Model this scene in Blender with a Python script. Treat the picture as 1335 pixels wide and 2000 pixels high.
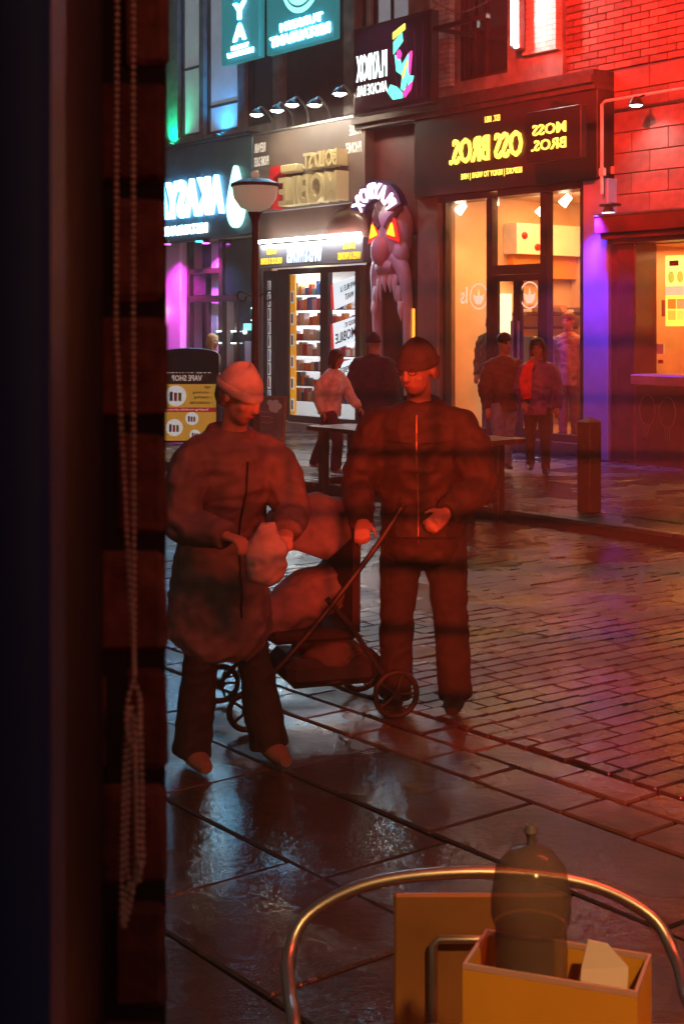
import bpy, bmesh, math, random
from mathutils import Vector, Matrix, noise
R = math.radians
random.seed(7)
sc = bpy.context.scene
for o in list(bpy.data.objects): bpy.data.objects.remove(o)
COL = sc.collection

# ------------------------------------------------------------------ camera, sky, light, exposure
cam_d = bpy.data.cameras.new('camera'); cam = bpy.data.objects.new('camera', cam_d); COL.objects.link(cam)
cam.location = (0, 0, 1.8); cam.rotation_euler = (R(90), 0, 0)
cam_d.sensor_fit = 'VERTICAL'; cam_d.sensor_height = 36; cam_d.lens = 50; cam_d.shift_y = -0.18
cam_d.clip_start = 0.05; cam_d.clip_end = 400
cam_d.dof.use_dof = True; cam_d.dof.focus_distance = 15; cam_d.dof.aperture_fstop = 16
sc.camera = cam
w = bpy.data.worlds.new('World'); sc.world = w; w.use_nodes = True
sky = w.node_tree.nodes.new('ShaderNodeTexSky'); sky.sky_type = 'NISHITA'; sky.sun_disc = False
sky.sun_elevation = R(3); sky.sun_rotation = R(200)
w.node_tree.links.new(sky.outputs[0], w.node_tree.nodes['Background'].inputs[0])
w.node_tree.nodes['Background'].inputs[1].default_value = 0.018
sun_d = bpy.data.lights.new('moon_light', 'SUN'); sun_d.energy = 0.004; sun_d.angle = R(10); sun_d.color = (.8, .88, 1)
sun = bpy.data.objects.new('moon_light', sun_d); COL.objects.link(sun); sun.rotation_euler = (R(50), 0, R(20))
vs = sc.view_settings; vs.view_transform = 'Standard'; vs.look = 'None'; vs.exposure = 0.9; vs.gamma = 1; vs.use_curve_mapping = False
cy = sc.cycles
cy.use_denoising = True
cy.max_bounces = 6; cy.diffuse_bounces = 2; cy.glossy_bounces = 3; cy.volume_bounces = 0; cy.use_adaptive_sampling = True; cy.adaptive_threshold = .05; cy.adaptive_min_samples = 20; cy.transmission_bounces = 6; cy.transparent_max_bounces = 12
cy.caustics_reflective = False; cy.caustics_refractive = False; cy.sample_clamp_indirect = 4; cy.sample_clamp_direct = 0

# ------------------------------------------------------------------ frames: the street runs at an angle to the view
P0 = Vector((2.5, 20.8, 0)); FA = R(-52)
FM = Matrix.Translation(P0) @ Matrix.Rotation(FA, 4, 'Z')      # facade frame: x along the street, y into the houses, z up
WM = Matrix.Identity(4)
def F2W(x, y, z): return FM @ Vector((x, y, z))
ORG = {}   # object name -> (frame, origin)

# ------------------------------------------------------------------ materials
MATS = {}
def M(name, col=(.5, .5, .5), rough=.6, metal=0., emit=None, es=0., var=None, bump=None, spec=None, coat=0., coords='Object'):
    if name in MATS: return MATS[name]
    m = bpy.data.materials.new(name); m.use_nodes = True; nt = m.node_tree; b = nt.nodes['Principled BSDF']
    b.inputs['Base Color'].default_value = (*col, 1); b.inputs['Roughness'].default_value = rough; b.inputs['Metallic'].default_value = metal
    if spec is not None: b.inputs['Specular IOR Level'].default_value = spec
    if coat: b.inputs['Coat Weight'].default_value = coat; b.inputs['Coat Roughness'].default_value = .12
    if emit: b.inputs['Emission Color'].default_value = (*emit, 1); b.inputs['Emission Strength'].default_value = es
    tc = nt.nodes.new('ShaderNodeTexCoord')
    if var:   # (scale, amount, roughness amount)
        n = nt.nodes.new('ShaderNodeTexNoise'); n.inputs['Scale'].default_value = var[0]; n.inputs['Detail'].default_value = 6
        nt.links.new(tc.outputs[coords], n.inputs['Vector'])
        r = nt.nodes.new('ShaderNodeMapRange'); r.inputs[1].default_value = .3; r.inputs[2].default_value = .7
        r.inputs[3].default_value = 1 - var[1]; r.inputs[4].default_value = 1 + var[1]
        nt.links.new(n.outputs[0], r.inputs[0])
        mx = nt.nodes.new('ShaderNodeMix'); mx.data_type = 'RGBA'; mx.blend_type = 'MULTIPLY'; mx.inputs[0].default_value = 1
        mx.inputs[6].default_value = (*col, 1); nt.links.new(r.outputs[0], mx.inputs[7]); nt.links.new(mx.outputs[2], b.inputs['Base Color'])
        if len(var) > 2:
            rr = nt.nodes.new('ShaderNodeMapRange'); rr.inputs[1].default_value = .3; rr.inputs[2].default_value = .7
            rr.inputs[3].default_value = max(.03, rough - var[2]); rr.inputs[4].default_value = rough + var[2]
            nt.links.new(n.outputs[0], rr.inputs[0]); nt.links.new(rr.outputs[0], b.inputs['Roughness'])
    if bump:  # (scale, strength, distance)
        n2 = nt.nodes.new('ShaderNodeTexNoise'); n2.inputs['Scale'].default_value = bump[0]; n2.inputs['Detail'].default_value = 5
        nt.links.new(tc.outputs[coords], n2.inputs['Vector'])
        bp = nt.nodes.new('ShaderNodeBump'); bp.inputs['Strength'].default_value = bump[1]; bp.inputs['Distance'].default_value = bump[2] if len(bump) > 2 else .01
        nt.links.new(n2.outputs[0], bp.inputs['Height']); nt.links.new(bp.outputs[0], b.inputs['Normal'])
    MATS[name] = m
    return m
def brick_mat(name, c1, c2, mortar, rough=.8, sx=1.0):
    m = M(name, c1, rough); nt = m.node_tree; b = nt.nodes['Principled BSDF']
    tc = nt.nodes.new('ShaderNodeTexCoord'); mp = nt.nodes.new('ShaderNodeMapping'); mp.inputs['Rotation'].default_value = (R(90), 0, 0)
    nt.links.new(tc.outputs['Object'], mp.inputs[0])
    k = nt.nodes.new('ShaderNodeTexBrick'); nt.links.new(mp.outputs[0], k.inputs['Vector'])
    k.inputs['Color1'].default_value = (*c1, 1); k.inputs['Color2'].default_value = (*c2, 1); k.inputs['Mortar'].default_value = (*mortar, 1)
    k.inputs['Scale'].default_value = sx; k.inputs['Mortar Size'].default_value = .006; k.inputs['Brick Width'].default_value = .225; k.inputs['Row Height'].default_value = .075
    n = nt.nodes.new('ShaderNodeTexNoise'); n.inputs['Scale'].default_value = 9; nt.links.new(tc.outputs['Object'], n.inputs['Vector'])
    mx = nt.nodes.new('ShaderNodeMix'); mx.data_type = 'RGBA'; mx.blend_type = 'OVERLAY'; mx.inputs[0].default_value = .7
    nt.links.new(k.outputs[0], mx.inputs[6]); nt.links.new(n.outputs[0], mx.inputs[7]); nt.links.new(mx.outputs[2], b.inputs['Base Color'])
    bp = nt.nodes.new('ShaderNodeBump'); bp.inputs['Strength'].default_value = .6; bp.inputs['Distance'].default_value = .01; bp.invert = True
    nt.links.new(k.outputs[1], bp.inputs['Height']); nt.links.new(bp.outputs[0], b.inputs['Normal'])
    return m
def clear_mat(name, v=.95):
    m = bpy.data.materials.new(name); m.use_nodes = True; nt = m.node_tree; nt.nodes.clear()
    t = nt.nodes.new('ShaderNodeBsdfTransparent'); t.inputs[0].default_value = (v, v, v, 1)
    o = nt.nodes.new('ShaderNodeOutputMaterial'); nt.links.new(t.outputs[0], o.inputs[0]); MATS[name] = m
    return m
def emat(name, col, s): return M(name, tuple(min(1, c) * .6 for c in col), .4, emit=col, es=s)

# ------------------------------------------------------------------ mesh builder
def V3(v): return Vector(v)
class B:
    def __init__(s): s.v = []; s.f = []
    def add(s, vs, fs):
        k = len(s.v); s.v += [tuple(v) for v in vs]; s.f += [tuple(i + k for i in f) for f in fs]; return s
    def box(s, x0, x1, y0, y1, z0, z1, bev=0.0):
        if x0 > x1: x0, x1 = x1, x0
        if y0 > y1: y0, y1 = y1, y0
        if z0 > z1: z0, z1 = z1, z0
        bev = min(bev, (x1 - x0) * .45, (y1 - y0) * .45, (z1 - z0) * .45)
        if bev > 0:
            bm = bmesh.new(); bmesh.ops.create_cube(bm, size=1)
            for v in bm.verts: v.co = Vector(((x0 + x1) / 2 + v.co.x * (x1 - x0), (y0 + y1) / 2 + v.co.y * (y1 - y0), (z0 + z1) / 2 + v.co.z * (z1 - z0)))
            bmesh.ops.bevel(bm, geom=bm.edges[:], offset=bev, segments=1, affect='EDGES')
            bm.verts.index_update(); s.add([v.co[:] for v in bm.verts], [[v.index for v in f.verts] for f in bm.faces]); bm.free(); return s
        return s.add([(x0, y0, z0), (x1, y0, z0), (x1, y1, z0), (x0, y1, z0), (x0, y0, z1), (x1, y0, z1), (x1, y1, z1), (x0, y1, z1)],
                     [(0, 3, 2, 1), (4, 5, 6, 7), (0, 1, 5, 4), (1, 2, 6, 5), (2, 3, 7, 6), (3, 0, 4, 7)])
    def tube(s, pts, rad, n=10, ref=(1, 0, 0), smooth=0, close=False):
        pts = [Vector(p) for p in pts]
        rad = [(r, r) if isinstance(r, (int, float)) else r for r in (rad if isinstance(rad, list) else [rad] * len(pts))]
        if smooth: pts, rad = catmull(pts, rad, smooth, close)
        N = len(pts); rings = []; ref = Vector(ref); pa = None
        for i, p in enumerate(pts):
            if close: t = pts[(i + 1) % N] - pts[i - 1]
            else: t = pts[min(i + 1, N - 1)] - pts[max(i - 1, 0)]
            t.normalize()
            src = pa if (pa is not None and rad[i][0] == rad[i][1]) else ref
            a = src - t * src.dot(t)
            if a.length < .05: a = Vector((0, 1, .01)) - t * Vector((0, 1, .01)).dot(t)
            a.normalize(); b = t.cross(a); pa = a
            rings.append([p + a * (rad[i][0] * math.cos(q)) + b * (rad[i][1] * math.sin(q)) for q in [2 * math.pi * j / n for j in range(n)]])
        vs = [v for r in rings for v in r]; fs = []
        for i in range(N if close else N - 1):
            i2 = (i + 1) % N
            for j in range(n): fs.append((i * n + j, i * n + (j + 1) % n, i2 * n + (j + 1) % n, i2 * n + j))
        if not close: fs += [tuple(range(n - 1, -1, -1)), tuple((N - 1) * n + j for j in range(n))]
        return s.add(vs, fs)
    def lathe(s, prof, c=(0, 0, 0), n=24, sx=1, sy=1):
        vs = []; fs = []; k = len(prof)
        for j in range(n):
            a = 2 * math.pi * j / n
            for r, z in prof: vs.append((c[0] + r * sx * math.cos(a), c[1] + r * sy * math.sin(a), c[2] + z))
        for j in range(n):
            j2 = (j + 1) % n
            for i in range(k - 1): fs.append((j * k + i, j2 * k + i, j2 * k + i + 1, j * k + i + 1))
        return s.add(vs, fs)
    def ell(s, c, r, n=14, m=9, rot=None):
        c = Vector(c); vs = []; fs = []
        for i in range(m + 1):
            th = math.pi * i / m
            for j in range(n):
                a = 2 * math.pi * j / n; v = Vector((r[0] * math.sin(th) * math.cos(a), r[1] * math.sin(th) * math.sin(a), r[2] * math.cos(th)))
                if rot: v = rot @ v
                vs.append(c + v)
        for i in range(m):
            for j in range(n): fs.append((i * n + j, (i + 1) * n + j, (i + 1) * n + (j + 1) % n, i * n + (j + 1) % n))
        return s.add(vs, fs)
    def prism(s, poly, y0, y1):
        """polygon in x,z extruded along y (y0 = front)"""
        n = len(poly); vs = [(x, y0, z) for x, z in poly] + [(x, y1, z) for x, z in poly]
        return s.add(vs, [tuple(range(n)), tuple(range(2 * n - 1, n - 1, -1))] + [(i, i + n, (i + 1) % n + n, (i + 1) % n) for i in range(n)])
    def xf(s, m):
        s.v = [tuple(m @ Vector(v)) for v in s.v]; return s
    def build(s, name, mat, parent=None, frame=None, origin=None, smooth=False, clean=True):
        me = bpy.data.meshes.new(name)
        if parent is not None: frame, origin = ORG[parent.name]
        else:
            frame = frame if frame is not None else WM
            if origin is None:
                xs, ys, zs = zip(*s.v); origin = ((min(xs) + max(xs)) / 2, (min(ys) + max(ys)) / 2, min(zs))
        ox, oy, oz = origin
        me.from_pydata([(x - ox, y - oy, z - oz) for x, y, z in s.v], [], s.f)
        if clean:
            bm = bmesh.new(); bm.from_mesh(me); bmesh.ops.remove_doubles(bm, verts=bm.verts, dist=1e-5)
            bmesh.ops.recalc_face_normals(bm, faces=bm.faces); bm.to_mesh(me); bm.free()
        if smooth:
            me.polygons.foreach_set('use_smooth', [True] * len(me.polygons))
            try: me.set_sharp_from_angle(angle=R(40))
            except Exception: pass
        if mat: me.materials.append(mat)
        return link(name, me, parent, frame, origin)
def link(name, me, parent, frame, origin):
    o = bpy.data.objects.new(name, me); COL.objects.link(o)
    if parent is not None: o.parent = parent
    else: o.matrix_world = frame @ Matrix.Translation(Vector(origin))
    ORG[o.name] = (frame, tuple(origin))
    return o
def catmull(pts, rad, k, close=False):
    n = len(pts); op = []; orr = []
    g = (lambda i: i % n) if close else (lambda i: min(max(i, 0), n - 1))
    for i in range(n if close else n - 1):
        a, b, c, d = (pts[g(i + q)] for q in (-1, 0, 1, 2)); ra, rb, rc, rd = (rad[g(i + q)] for q in (-1, 0, 1, 2))
        for j in range(k):
            t = j / k; t2 = t * t; t3 = t2 * t
            h = lambda A, Bq, C, D: .5 * ((2 * Bq) + (C - A) * t + (2 * A - 5 * Bq + 4 * C - D) * t2 + (3 * Bq - A - 3 * C + D) * t3)
            op.append(Vector([h(a[q], b[q], c[q], d[q]) for q in range(3)])); orr.append(tuple(max(.001, h(ra[q], rb[q], rc[q], rd[q])) for q in range(2)))
    if not close: op.append(pts[-1]); orr.append(rad[-1])
    return op, orr
def tag(o, label=None, cat=None, group=None, kind=None):
    if label: o['label'] = label
    if cat: o['category'] = cat
    if group: o['group'] = group
    if kind: o['kind'] = kind
    return o
def thing(name, label, cat, origin, frame=None, group=None):
    frame = FM if frame is None else frame
    return tag(link(name, None, None, frame, origin), label, cat, group)

# ------------------------------------------------------------------ lettering: seen mirrored, as the street appears in the glass
def text_mesh(body, bold=.0, depth=.0, res=2):
    c = bpy.data.curves.new('lettering', 'FONT'); c.body = body; c.offset = bold; c.extrude = depth; c.resolution_u = res; c.fill_mode = 'BOTH'
    o = bpy.data.objects.new('lettering', c); COL.objects.link(o)
    dg = bpy.context.evaluated_depsgraph_get(); me = bpy.data.meshes.new_from_object(o.evaluated_get(dg))
    bpy.data.objects.remove(o); bpy.data.curves.remove(c)
    return me
def text_b(body, x0, x1, z0, z1, y, depth=.02, bold=.012, warp=None):
    """mirrored word filling the box x0..x1, z0..z1 with its face at y (facing -y)"""
    me = text_mesh(body, bold, .001)
    vs = [v.co.copy() for v in me.vertices]; fs = [tuple(p.vertices) for p in me.polygons]
    bpy.data.meshes.remove(me)
    mx0, mx1 = min(v.x for v in vs), max(v.x for v in vs); mz0, mz1 = min(v.y for v in vs), max(v.y for v in vs)
    b = B(); out = []
    for v in vs:
        tx = (v.x - mx0) / (mx1 - mx0); tz = (v.y - mz0) / (mz1 - mz0)
        p = (x1 - tx * (x1 - x0), y + (0 if v.z > 0 else depth), z0 + tz * (z1 - z0))
        out.append(warp(p) if warp else p)
    return b.add(out, fs)
def words(name, body, x0, x1, z0, z1, y, mat, parent, depth=.02, bold=.012, warp=None, letters=False):
    b = text_b(body, x0, x1, z0, z1, y, depth, bold, warp)
    if not letters: return [b.build(name, mat, parent)]
    n = len(b.v); par = list(range(n))
    def find(i):
        while par[i] != i: par[i] = par[par[i]]; i = par[i]
        return i
    bm_key = {}
    for i, v in enumerate(b.v):
        k = tuple(round(c, 4) for c in v)
        if k in bm_key: par[find(i)] = find(bm_key[k])
        else: bm_key[k] = i
    for f in b.f:
        for q in f[1:]: par[find(q)] = find(f[0])
    groups = {}
    for f in b.f: groups.setdefault(find(f[0]), []).append(f)
    out = []
    for fs in groups.values():
        idx = sorted({i for f in fs for i in f}); mp = {i: k for k, i in enumerate(idx)}
        out.append(B().add([b.v[i] for i in idx], [[mp[i] for i in f] for f in fs]).build(name, mat, parent))
    return out
def lamp(name, kind, loc, target, energy, col, frame=None, size=.1, spot=60, blend=.5, size_y=None):
    frame = FM if frame is None else frame
    d = bpy.data.lights.new(name, kind); d.energy = energy; d.color = col
    if kind == 'AREA':
        d.size = size
        if size_y: d.shape = 'RECTANGLE'; d.size_y = size_y
    else: d.shadow_soft_size = size
    if kind == 'SPOT': d.spot_size = R(spot); d.spot_blend = blend
    o = bpy.data.objects.new(name, d); COL.objects.link(o)
    p = frame @ Vector(loc); t = frame @ Vector(target)
    o.location = p; o.rotation_euler = (t - p).to_track_quat('-Z', 'Y').to_euler()
    return o
def holes_wall(b, x0, x1, z0, z1, y0, y1, holes):
    xs = sorted({x0, x1, *[h[0] for h in holes], *[h[1] for h in holes]}); zs = sorted({z0, z1, *[h[2] for h in holes], *[h[3] for h in holes]})
    xs = [x for x in xs if x0 <= x <= x1]; zs = [z for z in zs if z0 <= z <= z1]
    for i in range(len(xs) - 1):
        run = None
        for j in range(len(zs) - 1):
            cx, cz = (xs[i] + xs[i + 1]) / 2, (zs[j] + zs[j + 1]) / 2
            solid = not any(h[0] < cx < h[1] and h[2] < cz < h[3] for h in holes)
            if solid: run = (run[0], zs[j + 1]) if run else (zs[j], zs[j + 1])
            if (not solid or j == len(zs) - 2) and run: b.box(xs[i], xs[i + 1], y0, y1, *run); run = None
    return b
def window(parent, x0, x1, z0, z1, y, frame_m, pane_m, bars_x=(), bars_z=(), fw=.06, sill=None):
    b = B(); b.box(x0, x0 + fw, y - .03, y + .06, z0, z1).box(x1 - fw, x1, y - .03, y + .06, z0, z1)
    b.box(x0 + fw, x1 - fw, y - .03, y + .06, z0, z0 + fw).box(x0 + fw, x1 - fw, y - .03, y + .06, z1 - fw, z1)
    for x in bars_x: b.box(x - .025, x + .025, y - .026, y + .056, z0 + fw, z1 - fw)
    for z in bars_z: b.box(x0 + fw, x1 - fw, y - .022, y + .052, z - .025, z + .025)
    f = b.build('window', frame_m, parent)
    xs = [x0 + fw, *bars_x, x1 - fw]; zs = [z0 + fw, *bars_z, z1 - fw]
    for i in range(len(xs) - 1):
        for j in range(len(zs) - 1): B().box(xs[i] + .004, xs[i + 1] - .004, y + .01, y + .018, zs[j] + .004, zs[j + 1] - .004).build('pane', pane_m, f)
    if sill: B().box(x0 - .06, x1 + .06, y - .2, y + .05, z0 - .1, z0 - .002).build('sill', sill, f)
    return f
# ================================================================== materials used by the street
WET = dict(spec=1.0)
def wet_mat(name, col, rough, var, b1, b2):
    """wet stone: grain bump plus a slow undulation that breaks reflections into streaks"""
    m = M(name, col, rough, var=var, **WET); nt = m.node_tree; b = nt.nodes['Principled BSDF']
    tc = nt.nodes.new('ShaderNodeTexCoord'); geo = nt.nodes.new('ShaderNodeNewGeometry')
    n1 = nt.nodes.new('ShaderNodeTexNoise'); n1.inputs['Scale'].default_value = b1[0]; n1.inputs['Detail'].default_value = 3
    n2 = nt.nodes.new('ShaderNodeTexNoise'); n2.inputs['Scale'].default_value = b2[0]; n2.inputs['Detail'].default_value = 4
    for n in (n1, n2): nt.links.new(geo.outputs['Position'], n.inputs['Vector'])
    p1 = nt.nodes.new('ShaderNodeBump'); p1.inputs['Strength'].default_value = b1[1]; p1.inputs['Distance'].default_value = b1[2]
    p2 = nt.nodes.new('ShaderNodeBump'); p2.inputs['Strength'].default_value = b2[1]; p2.inputs['Distance'].default_value = b2[2]
    nt.links.new(n1.outputs[0], p1.inputs['Height']); nt.links.new(n2.outputs[0], p2.inputs['Height'])
    nt.links.new(p1.outputs[0], p2.inputs['Normal']); nt.links.new(p2.outputs[0], b.inputs['Normal'])
    # puddle-wet patches are smoother
    n3 = nt.nodes.new('ShaderNodeTexNoise'); n3.inputs['Scale'].default_value = 1.1; n3.inputs['Detail'].default_value = 3
    nt.links.new(geo.outputs['Position'], n3.inputs['Vector'])
    r = nt.nodes.new('ShaderNodeMapRange'); r.inputs[1].default_value = .4; r.inputs[2].default_value = .6; r.inputs[3].default_value = rough * .6; r.inputs[4].default_value = rough * 2.1
    nt.links.new(n3.outputs[0], r.inputs[0]); nt.links.new(r.outputs[0], b.inputs['Roughness'])
    return m
slab_ms = [wet_mat('wet_slab_%d' % i, c, .19, (6, .45), (120, .42, .004), (26, .26, .012)) for i, c in enumerate([(.034, .031, .033), (.044, .038, .038), (.028, .027, .03)])]
sett_ms = [wet_mat('wet_sett_%d' % i, c, .22, (8, .4), (100, .45, .004), (24, .36, .012)) for i, c in enumerate([(.055, .042, .046), (.065, .046, .046), (.045, .04, .046)])]
gold_sett = wet_mat('wet_sandstone', (.12, .09, .05), .27, (9, .3), (90, .45, .004), (20, .4, .012))
joint_m = M('joint_mortar', (.03, .025, .026), .35, var=(20, .3))
kerb_m = wet_mat('wet_kerb', (.085, .075, .07), .25, (5, .3), (90, .4, .004), (12, .3, .01))

ground = tag(B().box(-70, 70, -70, 70, -.6, -.3).build('ground', M('earth', (.03, .028, .026), .9), origin=(0, 0, -.6)), kind='structure')
def road_z(d): return -.105 + .095 * (d - 4.9) / 5.5
rb = B(); rb.add([(-30, -10.4, road_z(10.4) - .02), (30, -10.4, road_z(10.4) - .02), (30, -4.88, road_z(4.9) - .02), (-30, -4.88, road_z(4.9) - .02), (-30, -10.4, -.29), (30, -10.4, -.29), (30, -4.88, -.29), (-30, -4.88, -.29)],
                 [(0, 1, 2, 3), (7, 6, 5, 4), (0, 4, 5, 1), (1, 5, 6, 2), (2, 6, 7, 3), (3, 7, 4, 0)])
road = tag(rb.build('road', joint_m, frame=FM, origin=(0, 0, 0)), kind='structure')
far_pave = tag(B().box(-30, 30, -4.75, 1.5, -.29, -.022).build('far_pavement', joint_m, frame=FM, origin=(0, 0, 0)), kind='structure')
near_pave = tag(B().box(-12, 34, -17.5, -10.4, -.29, -.022).build('near_pavement', joint_m, frame=FM, origin=(0, 0, 0)), kind='structure')
cam_f = FM.inverted() @ Vector((0, 0, 1.8))
# visibility wedge of the photograph, used only to decide which stones become single pieces
def in_view(x, y):
    p = FM @ Vector((x, y, 0))
    return p.y > 3.3 and -.145 < p.x / p.y < .26
def stone(name, mesh_cache, sx, sy, sz, x, y, z, mat, parent, tilt=.006, rz=0):
    key = (name, round(sx, 3), round(sy, 3), mat.name)
    if key not in mesh_cache:
        b = B().box(-sx / 2, sx / 2, -sy / 2, sy / 2, -sz, 0, .007); me = bpy.data.meshes.new(name); me.from_pydata(b.v, [], b.f)
        bm = bmesh.new(); bm.from_mesh(me); bmesh.ops.remove_doubles(bm, verts=bm.verts, dist=1e-5); bmesh.ops.recalc_face_normals(bm, faces=bm.faces); bm.to_mesh(me); bm.free()
        me.materials.append(mat); mesh_cache[key] = me
    o = bpy.data.objects.new(name, mesh_cache[key]); COL.objects.link(o); o.parent = parent
    o.location = (x, y, z); o.rotation_euler = (random.uniform(-tilt, tilt), random.uniform(-tilt, tilt), rz + random.uniform(-.006, .006))
    return o
cache = {}
def lay(rows, name, mats, parent, zf, limit=300, gap=.008, th=.02, stuff_name='stones_beyond'):
    """rows: list of (x0,x1,y0,y1) pieces; nearest ones in view single, the rest joined"""
    ps = []
    for (x0, x1, y0, y1, mi) in rows:
        cx, cy_ = (x0 + x1) / 2, (y0 + y1) / 2
        ps.append(((Vector((cx, cy_, 0)) - Vector((cam_f.x, cam_f.y, 0))).length, in_view(cx, cy_) or in_view(x0, cy_) or in_view(x1, cy_), x0, x1, y0, y1, mi))
    ps.sort(key=lambda p: (not p[1], p[0]))
    rest = B()
    for i, (dist, vis, x0, x1, y0, y1, mi) in enumerate(ps):
        cx, cy_ = (x0 + x1) / 2, (y0 + y1) / 2; z = zf(-cy_) + random.uniform(-.003, .003)
        if vis and i < limit: stone(name, cache, round(x1 - x0 - gap, 2), round(y1 - y0 - gap, 2), th, cx, cy_, z, mats[mi % len(mats)], parent)
        else:
            a, b_ = random.uniform(-.003, .003), random.uniform(-.003, .003)
            g = gap / 2; vs = [(x0 + g, y0 + g, z + a), (x1 - g, y0 + g, z + b_), (x1 - g, y1 - g, z - a), (x0 + g, y1 - g, z - b_)]
            rest.add(vs + [(v[0] + q * .004, v[1], z - th) for v, q in zip(vs, (-1, 1, 1, -1))], [(0, 1, 2, 3), (0, 4, 5, 1), (1, 5, 6, 2), (2, 6, 7, 3), (3, 7, 4, 0)])
    if rest.f: tag(rest.build(stuff_name, mats[0], parent, clean=False), kind='stuff')
# road setts: courses across the carriageway
rows = []; x = -11.0
while x < 14:
    wd = random.uniform(.1, .135); y = -10.37 - random.uniform(0, .3)
    while y < -4.92:
        ln = random.uniform(.16, .3); y1 = min(y + ln, -4.92); y0 = max(y, -10.37)
        if y1 - y0 > .08 : rows.append((x, x + wd, y0, y1, random.randrange(3)))
        y += ln
    x += wd
lay(rows, 'sett', sett_ms, road, road_z, 300, .006, .03, 'setts_beyond')
# sandstone edging bands between carriageway and slabs
rows = []
for (y0, y1) in ((-10.62, -10.42), (-10.88, -10.63)):
    x = -8 + random.random()
    while x < 15:
        ln = random.uniform(.3, .5); rows.append((x, x + ln, y0, y1, random.randrange(3))); x += ln
lay(rows, 'edging_stone', [gold_sett, sett_ms[1], gold_sett], near_pave, lambda d: 0, 80, .012, .02, 'edging_beyond')
rows = []; y = -10.89
for hgt in (.52, .55, .62, .6, .64, .6, .62, .6, .6, .62):
    x = -8 - random.random()
    while x < 20:
        ln = random.choice((.6, .75, .9, .9, 1.05)); rows.append((x, x + ln, y - hgt, y, random.randrange(3))); x += ln
    y -= hgt
lay(rows, 'paving_slab', slab_ms, near_pave, lambda d: 0, 200, .01, .02, 'slabs_beyond')
rows = []; y = -4.74
while y < 1.3:
    hgt = random.choice((.45, .6)); x = -14 - random.random()
    while x < 12:
        ln = random.choice((.6, .75, .9)); rows.append((x, x + ln, y, y + hgt, random.randrange(3))); x += ln
    y += hgt
lay(rows, 'paving_slab', slab_ms, far_pave, lambda d: 0, 130, .01, .02, 'slabs_beyond')
kerb = tag(B().box(-30, 30, -4.88, -4.76, -.29, -.03).build('kerb', joint_m, frame=FM, origin=(0, 0, 0)), kind='structure')
x = -12
while x < 12:
    stone('kerb_stone', cache, .9, .115, .13, x + .455, -4.82, .004, kerb_m, kerb, .002); x += .91

# ================================================================== shared facade materials
black_m = M('black_paint', (.012, .011, .012), .4, var=(6, .3), bump=(60, .1, .003))
dark_wood = M('dark_timber', (.035, .016, .01), .45, var=(8, .4))
stone_m = M('sooty_stone', (.24, .2, .18), .8, var=(5, .35), bump=(40, .4, .01))
cream_m = M('cream_plaster', (.62, .46, .33), .7, var=(3, .08))
brick_red = brick_mat('red_brickwork', (.24, .1, .07), (.17, .07, .05), (.12, .1, .09))
brick_white = brick_mat('white_painted_brickwork', (.62, .6, .56), (.52, .5, .46), (.32, .3, .28))
glass_dark = M('dark_window_glass', (.02, .025, .03), .08, spec=.8)
glass_glow = M('pale_glow_glass', (.25, .28, .3), .3, spec=.7, var=(2, .3), emit=(.5, .55, .62), es=.16)  # faint emission added to stand for the grey sheen on upper panes
clear_glass = clear_mat('clear_shop_glass', .96)
metal_m = M('galvanised_metal', (.35, .34, .33), .4, .9, var=(12, .2))
dark_metal = M('dark_metal', (.03, .03, .032), .4, .6)
white_paint = M('white_paint', (.75, .75, .75), .5, var=(4, .1))
ltr_white = emat('letter_white_lit', (.22, .66, 1), 48)
ltr_yellow = emat('letter_yellow_lit', (1, .72, .08), 1.5)

# ------------------------------------------------------------------ the restaurant house (far end)
OX = (-9.9, 0, 0)
rest = thing('restaurant_building', 'dark stone restaurant front with teal fascia and magenta-lit pillars', 'building', (-9.8, 0, 0))
teal_m = M('teal_fascia', (.05, .12, .145), .4, var=(3, .2))
w3 = [(-9.35, -8.55, 5.55, 9.2), (-8.4, -7.22, 5.5, 9.2), (-7.0, -6.08, 5.5, 9.2)]
b = holes_wall(B(), -14, -5.86, 5.36, 11, 0, .35, w3); b.build('upper_wall', stone_m, rest)
B().box(-14, -6.66, .9, 1.2, 0, 3.5).build('back_wall', M('maroon_wall', (.05, .018, .02), .6, var=(4, .3)), rest)
B().box(-14, -9.85, 0, .35, 0, 3.5).build('end_wall', stone_m, rest)
for h, bz in zip(w3, ((6.9,), (6.05,), ())): window(rest, *h, .12, dark_wood, glass_glow if h[0] < -7.1 else glass_dark, (), bz, .07)
b = B().tube([(-9.72, -.08, 5.4), (-9.72, -.08, 10)], .05, 10); b.build('drainpipe', dark_metal, rest)
fas = B().box(-14, -6.42, -.22, .1, 3.5, 5.3, .01).build('fascia', teal_m, rest)
B().box(-14, -6.42, -.32, .1, 5.302, 5.36, .01).build('fascia_capping', dark_metal, rest)
words('letter', 'AKASYA', -9.75, -7.3, 3.92, 4.66, -.3, emat('letter_ice_lit', (.2, .58, 1), 6.5), rest, .078, .02, letters=True)
for i, bb in enumerate(['RESTAURANT']): words('lettering', bb, -9.5, -7.9, 3.6, 3.79, -.245, emat('letter_white_bright', (.5, .8, 1), 6), rest, .02, .015)
lg = B().prism([(-6.88 + .27 * math.sin(a) * (1 if math.cos(a) < 0 else (1 - .55 * math.cos(a))), 4.05 + (.42 * math.cos(a) if math.cos(a) < 0 else .72 * math.cos(a))) for a in [2 * math.pi * i / 40 for i in range(40)]], -.3, -.222)
logo = lg.build('drop_emblem', emat('letter_aqua_lit', (.35, .95, .9), 1.6), rest)
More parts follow.
